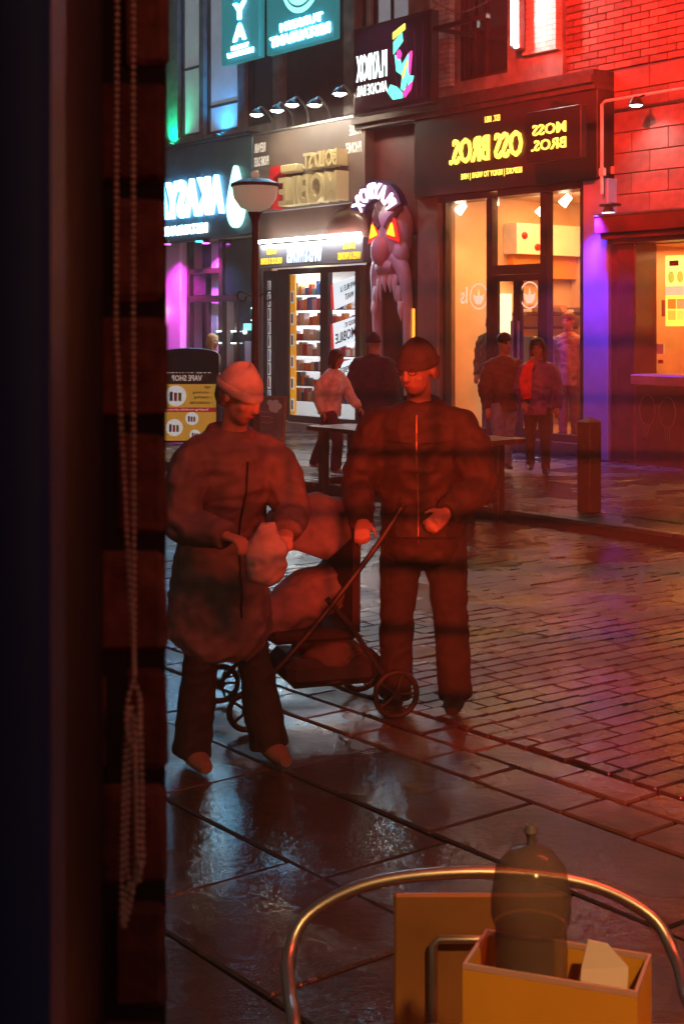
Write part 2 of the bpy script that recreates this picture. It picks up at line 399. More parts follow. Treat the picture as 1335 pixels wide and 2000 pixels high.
B().prism([(-6.88 + .15 * math.sin(a), 4.02 + .24 * math.cos(a)) for a in [2 * math.pi * i / 30 for i in range(30)]], -.325, -.301).build('emblem_core', emat('letter_pale_aqua', (.75, 1, .95), 2), logo)
white_pillar = M('white_pillar', (.72, .7, .72), .5, var=(4, .06))
B().box(-9.78, -9.2, -.02, .5, 0, 3.49, .02).build('pillar', white_pillar, rest)
B().box(-8.52, -8.06, .25, .6, 0, 3.49, .02).build('pillar', white_pillar, rest)
b = B().box(-9.15, -6.72, .1, .2, 2.3, 2.42).box(-9.15, -9.05, .1, .2, 0, 3.49).box(-8.02, -7.88, .1, .2, 0, 3.49).box(-6.86, -6.72, .1, .2, 0, 3.49).box(-9.05, -8.02, .11, .19, 2.85, 2.95).box(-7.5, -7.4, .11, .19, 0, 2.3).box(-8.5, -8.42, .11, .19, 0, 2.3)
b.build('shopfront_frame', dark_wood, rest)
B().box(-7.87, -6.87, .14, .15, 2.43, 3.48).build('pane', glass_dark, rest)
B().box(-7.39, -6.87, .14, .15, .3, 2.29).build('pane', glass_dark, rest)
B().box(-9.0, -8.6, .16, .18, 2.44, 2.84).build('picture', M('dark_picture', (.08, .05, .06), .3, var=(14, .8)), rest)
B().box(-7.15, -6.95, .12, .135, 1.0, 1.55).build('notice', M('paper_notice', (.4, .36, .33), .7), rest)
B().box(-7.2, -6.92, .118, .134, 1.75, 1.88).build('lit_notice', emat('aqua_notice', (.2, .75, .75), .8), rest)
for x, c, n_ in ((-9.93, (1, .85, .3), 'wall_light'), (-7.95, (.75, .95, 1), 'wall_light'), (-7.45, (.8, 1, 1), 'wall_light'), (-6.78, (.55, 1, .85), 'wall_light')):
    z = 2.05 if x in (-9.93, -6.78) else 1.62; yy = -.06 if x in (-9.93,) else .02
    o = B().box(x - .045, x + .045, yy, yy + .09, z - .1, z + .1, .01).build(n_, dark_metal, rest)
    B().box(x - .03, x + .03, yy + .01, yy + .08, z + .103, z + .12).build('lens', emat('lens_%d' % int(-x * 100), c, 6), o)
    B().box(x - .03, x + .03, yy + .01, yy + .08, z - .12, z - .103).build('lens', emat('lens_%d' % int(-x * 100), c, 6), o)
    lamp('wall_light_glow', 'POINT', (x, yy - .06, z + .1), (x, yy, z + 1), 1.6, c, size=.04)
for x, y, c, e, tx, ty in ((-8.9, -.5, (1, .05, .95), 90, -9.5, .0), (-7.75, -.5, (.05, .5, 1), 22, -7.6, .2), (-8.15, -.1, (.85, .08, 1), 60, -8.3, .4)):
    o = B().tube([(x, y, 3.49), (x, y, 3.42)], [.07, .08], 14).build('downlight', dark_metal, rest)
    B().tube([(x, y, 3.419), (x, y, 3.405)], .07, 14).build('lens', emat('lens_c%d' % int(x * 100), c, 7), o)
    lamp('downlight_beam', 'SPOT', (x, y - .02, 3.38), (tx, ty, 1.2), e * 3.2, c, size=.05, spot=95, blend=.9)
# coloured uplights on the ledge
for x, c, e in ((-9.45, (0, 1, .45), 26), (-7.75, (.02, .4, 1), 34)):
    o = B().tube([(x, -.12, 5.362), (x, -.1, 5.44)], [.06, .07], 12).build('ledge_uplight', dark_metal, rest)
    B().tube([(x, -.1, 5.441), (x, -.099, 5.45)], .06, 12).build('lens', emat('lens_u%d' % int(-x * 100), c, 5), o)
    lamp('uplight_beam', 'SPOT', (x, -.16, 5.47), (x, .12, 6.1), e * 3, c, size=.04, spot=130, blend=.9)

# two hanging signs of the restaurant
vsg = thing('vertical_sign', 'tall narrow teal lit sign with stacked white letters', 'sign', (-6.55, -.45, 6.65))
sign_teal = M('sign_teal', (.01, .12, .13), .35, emit=(.02, .2, .22), es=.5)
B().box(-7.0, -5.8, -.5, -.36, 6.58, 10.2, .015).build('sign_box', sign_teal, vsg)
B().box(-6.7, -6.4, -.36, 0, 7.4, 7.48).build('bracket', dark_metal, vsg)
for ch, z in (('Y', 7.34), ('A', 6.96), ('S', 7.72), ('A', 8.1)): words('letter', ch, -6.6, -6.2, z, z + .3, -.515, ltr_white, vsg, .013, .03)
words('lettering', 'TURKISH', -6.65, -6.12, 6.81, 6.88, -.512, ltr_white, vsg, .01, .02); words('lettering', 'RESTAURANT', -6.8, -5.97, 6.69, 6.77, -.512, ltr_white, vsg, .01, .02)
hsg = thing('square_sign', 'square teal lit sign with round emblem above two lines of lettering', 'sign', (-4.9, -.4, 6.4))
B().box(-5.68, -3.72, -.42, -.3, 6.58, 8.6, .015).build('sign_box', sign_teal, hsg)
B().box(-5.2, -4.8, -.3, .0, 7.4, 7.48).build('bracket', dark_metal, hsg)
words('lettering', 'TURKISH', -5.25, -4.05, 6.93, 7.07, -.437, ltr_white, hsg, .016, .02); words('lettering', 'RESTAURANT', -5.55, -3.85, 6.7, 6.87, -.437, ltr_white, hsg, .016, .02)
for r_, m_, y_ in ((.56, emat('aqua_ring', (.25, .85, .75), 1.2), -.432), (.47, sign_teal, -.442), (.43, emat('aqua_ring', (.25, .85, .75), 1.2), -.452), (.2, emat('letter_pale_aqua', (.75, 1, .95), 2), -.462)):
    B().prism([(-4.65 + r_ * 1.0 * math.cos(a), 7.72 + r_ * math.sin(a)) for a in [2 * math.pi * i / 36 for i in range(36)]], y_, y_ + .009).build('emblem_ring', m_, hsg)

# ------------------------------------------------------------------ the phone and vape shop
shop = thing('phone_shop', 'phone and vape shop with brushed metal fascia and lit poster window', 'building', (-5.0, 0, 0))
fascia_metal = M('brushed_bronze_fascia', (.14, .105, .09), .42, .15, var=(1.5, .25), bump=(3, .15, .01))
b = holes_wall(B(), -5.86, -3.42, 5.36, 11, .15, .4, []); b.build('upper_wall', M('dark_render', (.05, .025, .022), .7, var=(3, .5)), shop)
B().box(-3.98, -3.66, -.05, .149, 5.36, 11, .02).build('stone_pilaster', stone_m, shop)
B().box(-6.41, -3.2, -.2, .12, 3.86, 5.26, .008).build('fascia', fascia_metal, shop)
B().box(-6.41, -3.2, -.23, .12, 5.262, 5.3).build('fascia_capping', metal_m, shop)
B().box(-6.41, -3.3, -.12, .12, 3.34, 3.858).build('shutter_box', M('brown_shutter_box', (.1, .055, .035), .5, var=(3, .3)), shop)
gold_side = M('gold_letter', (.5, .4, .2), .35, .3, emit=(1, .8, .4), es=.06)
words('letter', 'MOBILE', -5.27, -3.62, 3.9, 4.4, -.46, gold_side, shop, .258, .02, letters=True)
words('letter', 'BOLD ST.', -4.62, -3.64, 4.48, 4.76, -.44, gold_side, shop, .238, .02, letters=True)
red_m = M('red_gloss', (.5, .01, .012), .3)
B().prism([(-5.62, 3.88), (-5.5, 3.88), (-5.5, 4.42), (-5.3, 4.5), (-5.3, 4.62), (-5.57, 4.62), (-5.62, 4.55)], -.4, -.202).build('handset_emblem', red_m, shop)
B().box(-5.295, -4.85, -.4, -.202, 4.48, 4.62, .02).build('emblem_cream_bar', gold_side, shop)
wht = M('printed_white', (.7, .7, .66), .5, emit=(1, .95, .85), es=.15)
for t_, a, b_, z in (('REPAIR', -6.37, -6.02, 4.95), ('PHONE CASES', -6.37, -5.92, 4.7), ('SIM', -6.37, -6.24, 4.47)): words('lettering', t_, a, b_, z, z + .17, -.206, wht, shop, .004, .01)
for t_, a, b_, z in (('MOBILE', -3.6, -3.29, 4.97), ('PHONES', -3.7, -3.29, 4.68)): words('lettering', t_, a, b_, z, z + .18, -.206, wht, shop, .004, .01)
# gooseneck lamps on the capping
for i, (x, zz) in enumerate(((-5.4, 5.5), (-4.79, 5.5), (-4.36, 5.54), (-3.74, 5.46), (-3.07, 5.56))):
    g = thing('gooseneck_lamp', ('gooseneck lamp %s along the top of the metal fascia' % ('nearest the teal fascia', 'second from the teal fascia', 'in the middle', 'fourth from the teal fascia', 'beside the arcade sign')[i]), 'lamp', (x - .5, -.1, 5.3), group='gooseneck lamps over the phone shop')
    B().tube([(x - .5, -.1, 5.3), (x - .4, -.22, zz + .0), (x - .15, -.6, zz + .14), (x, -.8, zz + .06)], .022, 8, smooth=5).build('arm', metal_m, g, smooth=True)
    B().lathe([(.03, .08), (.06, .06), (.12, .0), (.13, -.03)], (x, -.82, zz), 18).build('shade', dark_metal, g, smooth=True)
    B().ell((x, -.82, zz - .01), (.1, .1, .05)).build('bulb', emat('warm_bulb', (1, .86, .6), 130) if i != 2 else emat('cool_bulb', (.8, .93, 1), 130), g)
    lamp('gooseneck_beam', 'SPOT', (x, -.82, zz - .07), (x + .05, -.2, 4.0), 10, (1, .85, .62) if i != 2 else (.85, .93, 1), size=.06, spot=95, blend=.8)
# dome canopy over the door side
B().lathe([(.56, 0), (.55, .15), (.47, .32), (.3, .45), (.1, .51), (0, .52)], (-3.75, -.1, 3.28), 24, 1, .4).build('dome_canopy', M('brown_canopy', (.12, .05, .035), .35), shop, smooth=True)
# lit strip sign with tubes
B().box(-6.05, -3.1, -.32, -.12, 2.86, 3.27, .01).build('strip_sign', M('strip_sign_grey', (.12, .11, .115), .35, .2), shop)
for x0, x1 in ((-6.0, -5.1), (-5.05, -4.1), (-4.06, -3.1)):
    o = B().tube([(x0, -.38, 3.32), (x1, -.38, 3.32)], .028, 10).build('light_tube', emat('tube_white', (.9, .97, 1), 30), shop)
lamp('tube_light', 'AREA', (-4.55, -.4, 3.29), (-4.55, -.33, 2.5), 26, (.88, .95, 1), size=2.9, size_y=.06)
words('lettering', 'VAPES & PHONES', -5.2, -4.2, 2.92, 3.18, -.326, emat('letter_blue_white', (.45, .7, 1), 1.6), shop, .006, .02)
for t_, a, b_, z, h_ in (('VAPES', -5.8, -5.5, 3.09, .11), ('UNLOCK & REPAIR', -6.0, -5.35, 2.92, .11), ('BUY & SELL', -3.62, -3.3, 3.09, .12), ('VAPES & PHONES', -3.76, -3.15, 2.92, .12)): words('lettering', t_, a, b_, z, z + h_, -.326, emat('letter_amber', (1, .55, .02), .8), shop, .006, .015)
B().box(-6.64, -6.36, -.05, .12, 0, 3.338, .01).build('pier', M('brown_pier', (.1, .06, .05), .6, var=(4, .3)), shop)
# door and window frames
bk = M('shop_black', (.014, .01, .009), .4)
B().box(-6.3, -5.9, -.06, .02, .25, 2.82).build('vape_poster_strip', bk, shop)
vape_cols = [(.3, .32, .34), (.1, .1, .12), (.16, .2, .1), (.12, .1, .3), (.2, .06, .06), (.12, .14, .5), (.08, .09, .1), (.5, .02, .04), (.05, .08, .6)]
for i in range(9):
    z = 2.53 - i * .245
    o = B().prism([(-6.1 + sx * (.075 - .03 * (1 - math.sin(a))) + .0, z + .1 * sz + sz * .0) for sx, sz, a in ((-1, -1, 0), (-.6, -1.12, 1.57), (.6, -1.12, 1.57), (1, -1, 0), (1, 1, 0), (.6, 1.12, 1.57), (-.6, 1.12, 1.57), (-1, 1, 0))], -.068, -.061).build('vape_picture', M('print_pale', (.6, .62, .62), .5, emit=(.8, .9, .9), es=.22), shop)
    B().box(-6.125, -6.075, -.075, -.0685, z - .085, z + .06, .01).build('vape_print', M('vape_print_%d' % i, vape_cols[i], .4), o)
    B().box(-6.115, -6.085, -.0745, -.0685, z + .062, z + .095).build('vape_tip', bk, o)
b = B().box(-5.88, -5.56, -.04, .06, .16, 2.84).box(-4.62, -4.4, -.04, .06, .16, 2.84).box(-3.66, -3.56, -.04, .06, .16, 2.84).box(-5.56, -3.66, -.04, .06, 2.74, 2.84).box(-5.56, -3.66, -.042, .06, .14, .26)
b.build('shopfront_frame', bk, shop)
B().box(-6.3, -3.44, -.12, .12, 0, .139).build('plinth', stone_m, shop)
B().box(-3.55, -3.46, -.03, .06, .16, 2.84).build('menu_strip', M('green_strip', (.1, .12, .05), .5), shop)
B().box(-5.55, -5.4, .0, .03, .27, 2.73).build('door_strip', M('amber_print', (.75, .36, .02), .5, emit=(1, .45, .02), es=.25), shop)
for i in range(6):
    z = 2.35 - i * .38
    o = B().box(-5.52, -5.43, -.008, -.001, z - .12, z + .1).build('phone_picture', M('print_pale', (.6, .62, .62), .5), shop)
    B().box(-5.5, -5.45, -.014, -.0085, z - .09, z + .07).build('phone_print', M('phone_print_%d' % (i % 3), [(.3, .03, .03), (.05, .05, .07), (.05, .05, .2)][i % 3], .4), o)
B().box(-5.39, -4.63, .02, .026, .27, 2.73).build('door_pane', clear_glass, shop)
B().box(-4.39, -3.67, .02, .026, .27, 2.73).build('window_pane', clear_glass, shop)
# interior
int_w = M('shop_white_wall', (.7, .72, .72), .6)
b = B().box(-6.3, -3.42, 2.6, 2.7, 0, 3.0).box(-6.35, -6.28, .13, 2.6, 0, 3.0).box(-3.46, -3.42, .13, 2.6, 0, 3.0).box(-6.28, -3.46, .13, 2.6, 2.9, 3.0)
b.build('interior_wall', int_w, shop)
lamp('shop_ceiling_light', 'AREA', (-4.9, 1.2, 2.86), (-4.9, 1.2, 0), 80, (.95, .97, 1), size=2.2, size_y=1.6)
o = B().box(-5.75, -5.2, .4, .5, 2.5, 2.85).build('lit_box_sign', emat('shop_warm_box', (1, .6, .2), 3), shop)
random.seed(11)
for lvl in range(8):
    z = .5 + lvl * .27
    sh = B().box(-5.95, -4.9, .3, .52, z - .012, z).build('shelf', M('smoked_shelf', (.12, .13, .14), .2), shop)
    x = -5.93
    while x < -5.0:
        wd = random.uniform(.05, .12); hh = random.uniform(.1, .24)
        c = random.choice([(.5, .04, .06), (.05, .12, .4), (.75, .72, .7), (.7, .25, .04), (.8, .8, .78), (.6, .3, .4), (.1, .35, .35), (.7, .7, .72)])
        B().box(x, x + wd, .31, .44, z + .001, z + hh, .004).build('boxed_gadget', M('gadget_%d' % int(c[0] * 100 + c[1] * 10 + c[2]), c, .4), sh); x += wd + .02
    if lvl < 7:
        sh = B().box(-4.85, -3.95, .3, .5, z - .012, z).build('shelf', M('smoked_shelf', (.12, .13, .14), .2), shop)
        x = -4.83
        while x < -4.05:
            wd = random.uniform(.05, .13); hh = random.uniform(.1, .24)
            c = random.choice([(.6, .04, .06), (.05, .2, .6), (.75, .75, .75), (.7, .25, .04), (.75, .4, .5), (.8, .78, .78)])
            B().box(x, x + wd, .31, .44, z + .001, z + hh, .004).build('boxed_gadget', M('gadget_%d' % int(c[0] * 100 + c[1] * 10 + c[2]), c, .4), sh); x += wd + .02
# slanted window banners
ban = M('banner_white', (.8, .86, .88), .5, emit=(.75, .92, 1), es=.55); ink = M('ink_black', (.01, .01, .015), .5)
for (z, hgt, l1, l2) in ((2.1, .45, 'WHILE U', 'WAIT'), (1.42, .45, 'BOLD ST.', 'MOBILE'), (.72, .45, 'TEMPERED', 'GLASS')):
    sl = .26
    f = lambda x: z + (x + 4.3) * sl
    o = B().prism([(-4.28, f(-4.28)), (-3.67, f(-3.67)), (-3.67, f(-3.67) + hgt * .92), (-4.2 - .12, f(-4.3) + hgt)], .004, .012).build('banner', ban, shop)
    B().prism([(-4.28, f(-4.28)), (-4.36, f(-4.36) + .02), (-4.38, f(-4.36) + hgt), (-4.32, f(-4.3) + hgt)], .001, .012).build('banner_red_end', M('banner_red', (.6, .02, .03), .5, emit=(1, .05, .05), es=.3), o)
    wp = lambda p: (p[0], p[1], p[2] + (p[0] + 4.3) * sl)
    big = l2 == 'MOBILE'
    words('lettering', l1, -4.1 if not big else -4.0, -3.7, z + (.24 if not big else .3), z + (.34 if not big else .38), -.002, ink, o, .005, .012, wp)
    words('lettering', l2, -3.98 if not big else -4.24, -3.74 if not big else -3.69, z + .08, z + (.18 if not big else .25), -.002, ink, o, .005, .012, wp)

# ------------------------------------------------------------------ the arcade bar bay with the monster doorway
bar = thing('arcade_bar_front', 'narrow dark arcade bar entrance with lit arched lettering', 'building', (-2.6, 0, 0))
maroon = M('maroon_paint', (.09, .016, .016), .5, var=(3, .4))
B().box(-3.41, -2.0, .9, 1.0, 0, 5.2).build('back_wall', maroon, bar)
B().box(-3.41, -2.0, .0, .15, 3.3, 5.2).build('fascia_wall', maroon, bar)
B().box(-3.41, -3.3, .0, .9, 0, 3.3).build('side_wall', maroon, bar)
B().box(-2.11, -2.01, -.06, .12, 0, 3.3, .01).build('brown_post', dark_wood, bar)
B().box(-2.0, -1.5, -.12, .25, 0, 3.82, .02).build('pier', M('grey_pier', (.2, .14, .12), .55, var=(4, .2)), bar)
B().box(-2.62, -2.45, .6, .64, .5, 2.1).build('poster_board', M('poster_orange', (.25, .07, .03), .6, var=(12, .5)), bar)
o = B().tube([(-2.08, -.12, 1.5), (-2.08, -.12, 2.1)], .02, 8).build('orange_tube', emat('orange_glow', (1, .3, .03), 1.4), bar)
lit_red = emat('letter_pink_lit', (1, .6, .66), 2.6)
def arch(p):
    t = (p[0] + 2.48) / .5; rr = .34 + (p[2] - 3.55) * .9; a = t * 1.2
    return (-2.48 + math.sin(a) * rr * 1.05, p[1], 3.52 + math.cos(a) * rr)
words('letter', 'PLAYBOX', -2.98, -1.98, 3.52, 3.8, -.62, lit_red, bar, .03, .02, arch, letters=True)
pts = [(-2.46 + math.sin(a) * .62 * 1.05, 3.52 + math.cos(a) * .6) for a in [-1.25 + 2.5 * i / 24 for i in range(25)]] + [(-2.46 + math.sin(a) * .3 * 1.05, 3.52 + math.cos(a) * .3) for a in [1.25 - 2.5 * i / 24 for i in range(25)]]
B().prism(pts, -.585, -.45).build('arch_backboard', M('navy_board', (.02, .03, .12), .4), bar)
lamp('arch_glow', 'POINT', (-2.48, -.9, 3.9), (0, 0, 0), 4, (1, .2, .35), size=.2)
# monster face doorway
mon = thing('monster_doorway', 'grey-lilac horned monster face with glowing orange eyes framing a doorway', 'doorway sculpture', (-2.75, -.2, 0))
lil = M('lilac_resin', (.5, .43, .52), .5, var=(5, .15), bump=(30, .15, .01)); lil2 = M('pink_resin', (.5, .3, .38), .45, var=(5, .1)); teeth_m = M('tooth_resin', (.62, .58, .66), .45)
mc = -2.54; MZ = .36
def hull(b, x, z, rx, rz, y, ry): return b.ell((x, y, z), (rx, ry, rz), 20, 12)
b = B(); hull(b, mc, 2.98 + MZ, .36, .52, -.12, .26); b.build('head', lil, mon, smooth=True)
for s in (-1, 1):
    B().tube([(mc + s * .2, -.2, 3.28 + MZ), (mc + s * .27, -.26, 3.48 + MZ), (mc + s * .2, -.3, 3.64 + MZ)], [.09, .055, .008], 10, smooth=4).build('horn', lil, mon, smooth=True)
    B().tube([(mc + s * .08, -.36, 3.03 + MZ), (mc + s * .2, -.35, 3.16 + MZ), (mc + s * .34, -.24, 3.34 + MZ)], [(.05, .06), (.055, .07), (.02, .03)], 10, smooth=4).build('brow', M('dark_lilac', (.14, .09, .12), .5), mon, smooth=True)
    B().prism([(mc + s * .13, 2.92 + MZ), (mc + s * .3, 2.87 + MZ), (mc + s * .24, 3.09 + MZ)], -.405, -.37).build('eye', emat('eye_orange', (1, .24, .01), 3.2), mon)
    B().prism([(mc + s * .09, 2.87 + MZ), (mc + s * .37, 2.79 + MZ), (mc + s * .255, 3.2 + MZ)], -.369, -.33).build('eye_socket', emat('eye_red_rim', (.9, .02, .02), .8), mon)
    B().ell((mc + s * .27, -.22, 2.62 + MZ), (.15, .13, .2), 18, 10).build('cheek', lil, mon, smooth=True)
    B().tube([(mc + s * .12, -.24, 2.55 + MZ), (mc + s * .3, -.22, 2.38 + MZ), (mc + s * .37, -.18, 1.9 + MZ), (mc + s * .37, -.14, 1.0), (mc + s * .36, -.12, 0)], [(.14, .12), (.13, .12), (.075, .1), (.065, .09), (.065, .09)], 12, smooth=6).build('jaw_side', lil, mon, smooth=True)
    for k, (tx, tz, ln) in enumerate(((.07, 2.3, .3), (.19, 2.28, .42), (.28, 2.1, .35), (.33, 1.85, .3))):
        B().tube([(mc + s * tx, -.26, tz + MZ), (mc + s * (tx + .0), -.28, tz - ln * .45 + MZ), (mc + s * (tx - .01), -.26, tz - ln + MZ)], [(.06, .05), (.05, .05), (.008, .008)], 10, smooth=4).build('tooth', teeth_m, mon, smooth=True)
B().ell((mc - .02, -.42, 2.66 + MZ), (.13, .15, .24), 20, 14).build('nose', lil2, mon, smooth=True)
b = B().tube([(mc - .16, -.24, 2.4 + MZ), (mc, -.27, 2.42 + MZ), (mc + .16, -.24, 2.4 + MZ)], [(.12, .14), (.13, .16), (.12, .14)], 12, ref=(0, 0, 1), smooth=4); b.build('upper_lip', lil, mon, smooth=True)
B().box(mc - .3, mc + .3, .25, .3, 0, 2.6).build('dark_door', M('door_dark', (.02, .006, .005), .5), mon)
lamp('doorway_pink_glow', 'SPOT', (-2.2, -2.4, 4.9), (mc, -.2, 2.6), 55, (.8, .55, .95), size=.1, spot=50, blend=.8)

# projecting arcade sign
asg = thing('arcade_sign', 'large dark framed arcade sign with white lettering and neon figure', 'sign', (-1.9, -.7, 5.1))
B().box(-2.76, -.92, -.78, -.62, 5.14, 6.52, .01).build('sign_frame', M('sign_frame_black', (.03, .008, .01), .4), asg)
B().box(-2.71, -.98, -.788, -.781, 5.2, 6.46).build('sign_face', M('sign_face_plum', (.06, .02, .045), .22, spec=.7), asg)
words('letter', 'PLAYBOX', -2.68, -1.93, 5.66, 6.08, -.796, emat('letter_mint', (.75, 1, .93), 2.2), asg, .006, .035, letters=True)
words('lettering', 'ARCADE BAR', -2.67, -1.92, 5.43, 5.6, -.796, emat('letter_mint2', (.8, .95, .9), 1.4), asg, .006, .02)
neon = {'mint': emat('neon_mint', (.12, .85, .6), 1.3), 'pink': emat('neon_pink', (1, .05, .35), 1.2), 'yellow': emat('neon_yellow', (.9, .8, .1), 1.1)}
for nm, c, poly in (('cap_stripe', 'yellow', [(-1.78, 6.2), (-1.5, 6.31), (-1.5, 6.4), (-1.78, 6.3)]), ('figure_arm', 'mint', [(-1.77, 5.97), (-1.55, 6.14), (-1.57, 6.27), (-1.77, 6.16)]),
                    ('figure_body', 'mint', [(-1.74, 5.96), (-1.62, 5.9), (-1.58, 5.78), (-1.42, 5.93), (-1.36, 5.9), (-1.4, 5.6), (-1.52, 5.38), (-1.6, 5.42), (-1.56, 5.62), (-1.7, 5.7)]),
                    ('figure_head', 'pink', [(-1.69, 5.9), (-1.62, 5.86), (-1.58, 5.95), (-1.62, 6.02), (-1.68, 6.0)]), ('figure_outline', 'pink', [(-1.4, 5.94), (-1.34, 5.96), (-1.34, 5.9), (-1.38, 5.62), (-1.41, 5.62)]),
                    ('figure_leg', 'mint', [(-1.92, 5.42), (-1.84, 5.52), (-1.7, 5.47), (-1.58, 5.38), (-1.55, 5.28), (-1.78, 5.28)]), ('figure_shoe', 'pink', [(-1.55, 5.35), (-1.42, 5.45), (-1.33, 5.5), (-1.37, 5.38), (-1.5, 5.28)]),
                    ('figure_leg', 'mint', [(-1.4, 5.6), (-1.3, 5.58), (-1.34, 5.48), (-1.44, 5.42)]), ('sash_stripe', 'yellow', [(-1.57, 5.62), (-1.45, 5.84), (-1.42, 5.8), (-1.54, 5.56)])):
    yy = -.80 if c == 'mint' else -.806
    B().prism(poly, yy, -.789).build(nm, neon[c], asg)
for i in range(5): B().add([(-1.9 + i * .2, -.7885, 6.1 + i * .06), (-1.895 + i * .2, -.7885, 6.1 + i * .06), (-1.6 + i * .12, -.7885, 5.25), (-1.605 + i * .12, -.7885, 5.25)], [(0, 1, 2, 3)]).build('grid_line', emat('neon_grid', (.5, .02, .18), .3), asg)
B().box(-.99, .2, -.74, -.66, 6.2, 6.26).build('bracket_arm', dark_wood, asg); B().box(-.1, 0, -.73, -.67, 6.1, 6.199).build('bracket_plate', dark_metal, asg)
B().box(-.95, -.9, -.66, .1, 6.2, 6.26).build('bracket_arm', dark_metal, asg)
lamp('sign_wash', 'SPOT', (-2.0, -2.0, 7.2), (-2.0, -.8, 5.6), 24, (.75, .75, 1), size=.06, spot=70, blend=.7)
# chain from the sign to the wall
cp = [Vector((-1.1, -.6, 6.7)), Vector((-.6, -.5, 6.45)), Vector((.0, -.35, 6.6)), Vector((.55, -.1, 6.95))]
pp, _ = catmull(cp, [(1, 1)] * 4, 12); b = B()
for i, p in enumerate(pp): b.ell(p, (.026, .012 if i % 2 else .022, .022 if i % 2 else .012), 6, 4)
tag(b.build('chain', metal_m, frame=FM), 'thin steel chain slung from the arcade sign to the wall', 'chain')

# ------------------------------------------------------------------ the suit shop
suit = thing('suit_shop', 'tailor shop with dark fascia, yellow lettering and warm glowing window', 'building', (0, 0, 0))
choc = M('chocolate_fascia', (.03, .013, .012), .4, var=(3, .3))
uw = [(-3.3, -2.35, 5.6, 9), (-1.2, -.12, 5.55, 9)]
holes_wall(B(), -3.41, .98, 5.3, 11, .0, .35, uw).build('upper_wall', stone_m, suit)
window(suit, *uw[0], .1, dark_wood, glass_glow, (-2.85,), (), .07); window(suit, *uw[1], .1, dark_wood, glass_dark, (-.92, -.66), (7.0,), .07)
B().box(-1.72, -1.26, -.1, -.002, 5.5, 11).build('white_pier', brick_white, suit)
B().box(.3, .96, -.12, -.002, 5.72, 11).build('white_pier', brick_white, suit)
o = B().box(.28, .44, -.32, -.2, 5.78, 6.9, .01).build('tube_lamp', metal_m, suit); B().box(.3, .42, -.345, -.322, 5.84, 6.85).build('lens', emat('pier_lamp', (.95, 1, .95), 9), o)
lamp('pier_lamp_light', 'AREA', (.36, -.38, 6.3), (.75, -.1, 6.3), 20, (.92, 1, .95), size=.1, size_y=1.0)
b = B().box(-3.41, 1.8, -.32, .3, 5.12, 5.22).box(-3.41, 1.8, -.25, .3, 5.04, 5.118).box(-3.41, 1.8, -.28, .3, 5.222, 5.299); b.build('cornice', M('dark_stone_cornice', (.06, .045, .04), .7, var=(10, .4)), suit)
B().box(-1.98, 1.8, -.2, .2, 3.82, 5.038, .01).build('fascia', choc, suit)
B().box(-1.48, 1.4, -.14, .2, 3.72, 3.818).build('head_frame', black_m, suit)
words('letter', 'OSS BROS.', -1.13, .4, 4.26, 4.64, -.24, ltr_yellow, suit, .038, .012, letters=True)
words('letter', 'M', .62, .95, 4.26, 4.64, -.24, ltr_yellow, suit, .038, .012)
words('lettering', 'EST. 1851', -.38, -.07, 4.82, 4.91, -.208, ltr_yellow, suit, .006, .01)
words('lettering', 'BESPOKE | READY TO WEAR | HIRE', -.9, .38, 4.0, 4.11, -.208, ltr_yellow, suit, .006, .012)
hs = thing('hanging_sign', 'small black box sign with two yellow lines beside the big lettering', 'sign', (1.5, -.75, 4.1))
B().box(.98, 1.98, -.72, -.6, 4.06, 4.76, .01).build('sign_box', black_m, hs); B().box(1.4, 1.48, -.6, -.2, 4.8, 4.86).build('bracket', dark_metal, hs); B().box(1.4, 1.48, -.68, -.62, 4.761, 4.86).build('bracket', dark_metal, hs)
words('lettering', 'MOSS', 1.1, 1.72, 4.42, 4.57, -.735, ltr_yellow, hs, .014, .015); words('lettering', 'BROS.', 1.08, 1.72, 4.21, 4.36, -.735, ltr_yellow, hs, .014, .015)
fr = B().box(-1.47, -1.4, -.06, .06, .2, 3.72).box(-.5, -.38, -.06, .06, .2, 3.72).box(.6, .74, -.06, .06, .2, 3.72).box(1.36, 1.42, -.06, .06, .2, 3.72)
fr.box(-1.4, -.5, -.055, .06, .2, .3).box(.74, 1.36, -.055, .06, .2, .3).box(-.38, .6, -.055, .06, 2.58, 2.72).build('shopfront_frame', black_m, suit)
B().box(-1.48, 1.42, -.2, .1, 0, .198).build('plinth', M('dark_plinth', (.05, .04, .038), .5), suit)
B().box(-1.4, -.5, -.004, .002, .3, 3.72).build('window_pane', clear_glass, suit); B().box(.74, 1.36, -.004, .002, .3, 3.72).build('window_pane', clear_glass, suit); B().box(-.38, .6, -.004, .002, 2.72, 3.72).build('transom_pane', clear_glass, suit)
for x0, x1, hx in ((-.375, .1, .04), (.11, .595, .17)):
    d = B().box(x0, x0 + .07, -.03, .03, .21, 2.575).box(x1 - .07, x1, -.03, .03, .21, 2.575).box(x0 + .07, x1 - .07, -.03, .03, 2.48, 2.575).box(x0 + .07, x1 - .07, -.03, .03, .21, .34).build('door', black_m, suit)
    B().box(x0 + .07, x1 - .07, -.004, .002, .34, 2.48).build('door_pane', clear_glass, d); B().tube([(hx, -.07, .9), (hx, -.07, 1.9)], .018, 8).build('handle', metal_m, d)
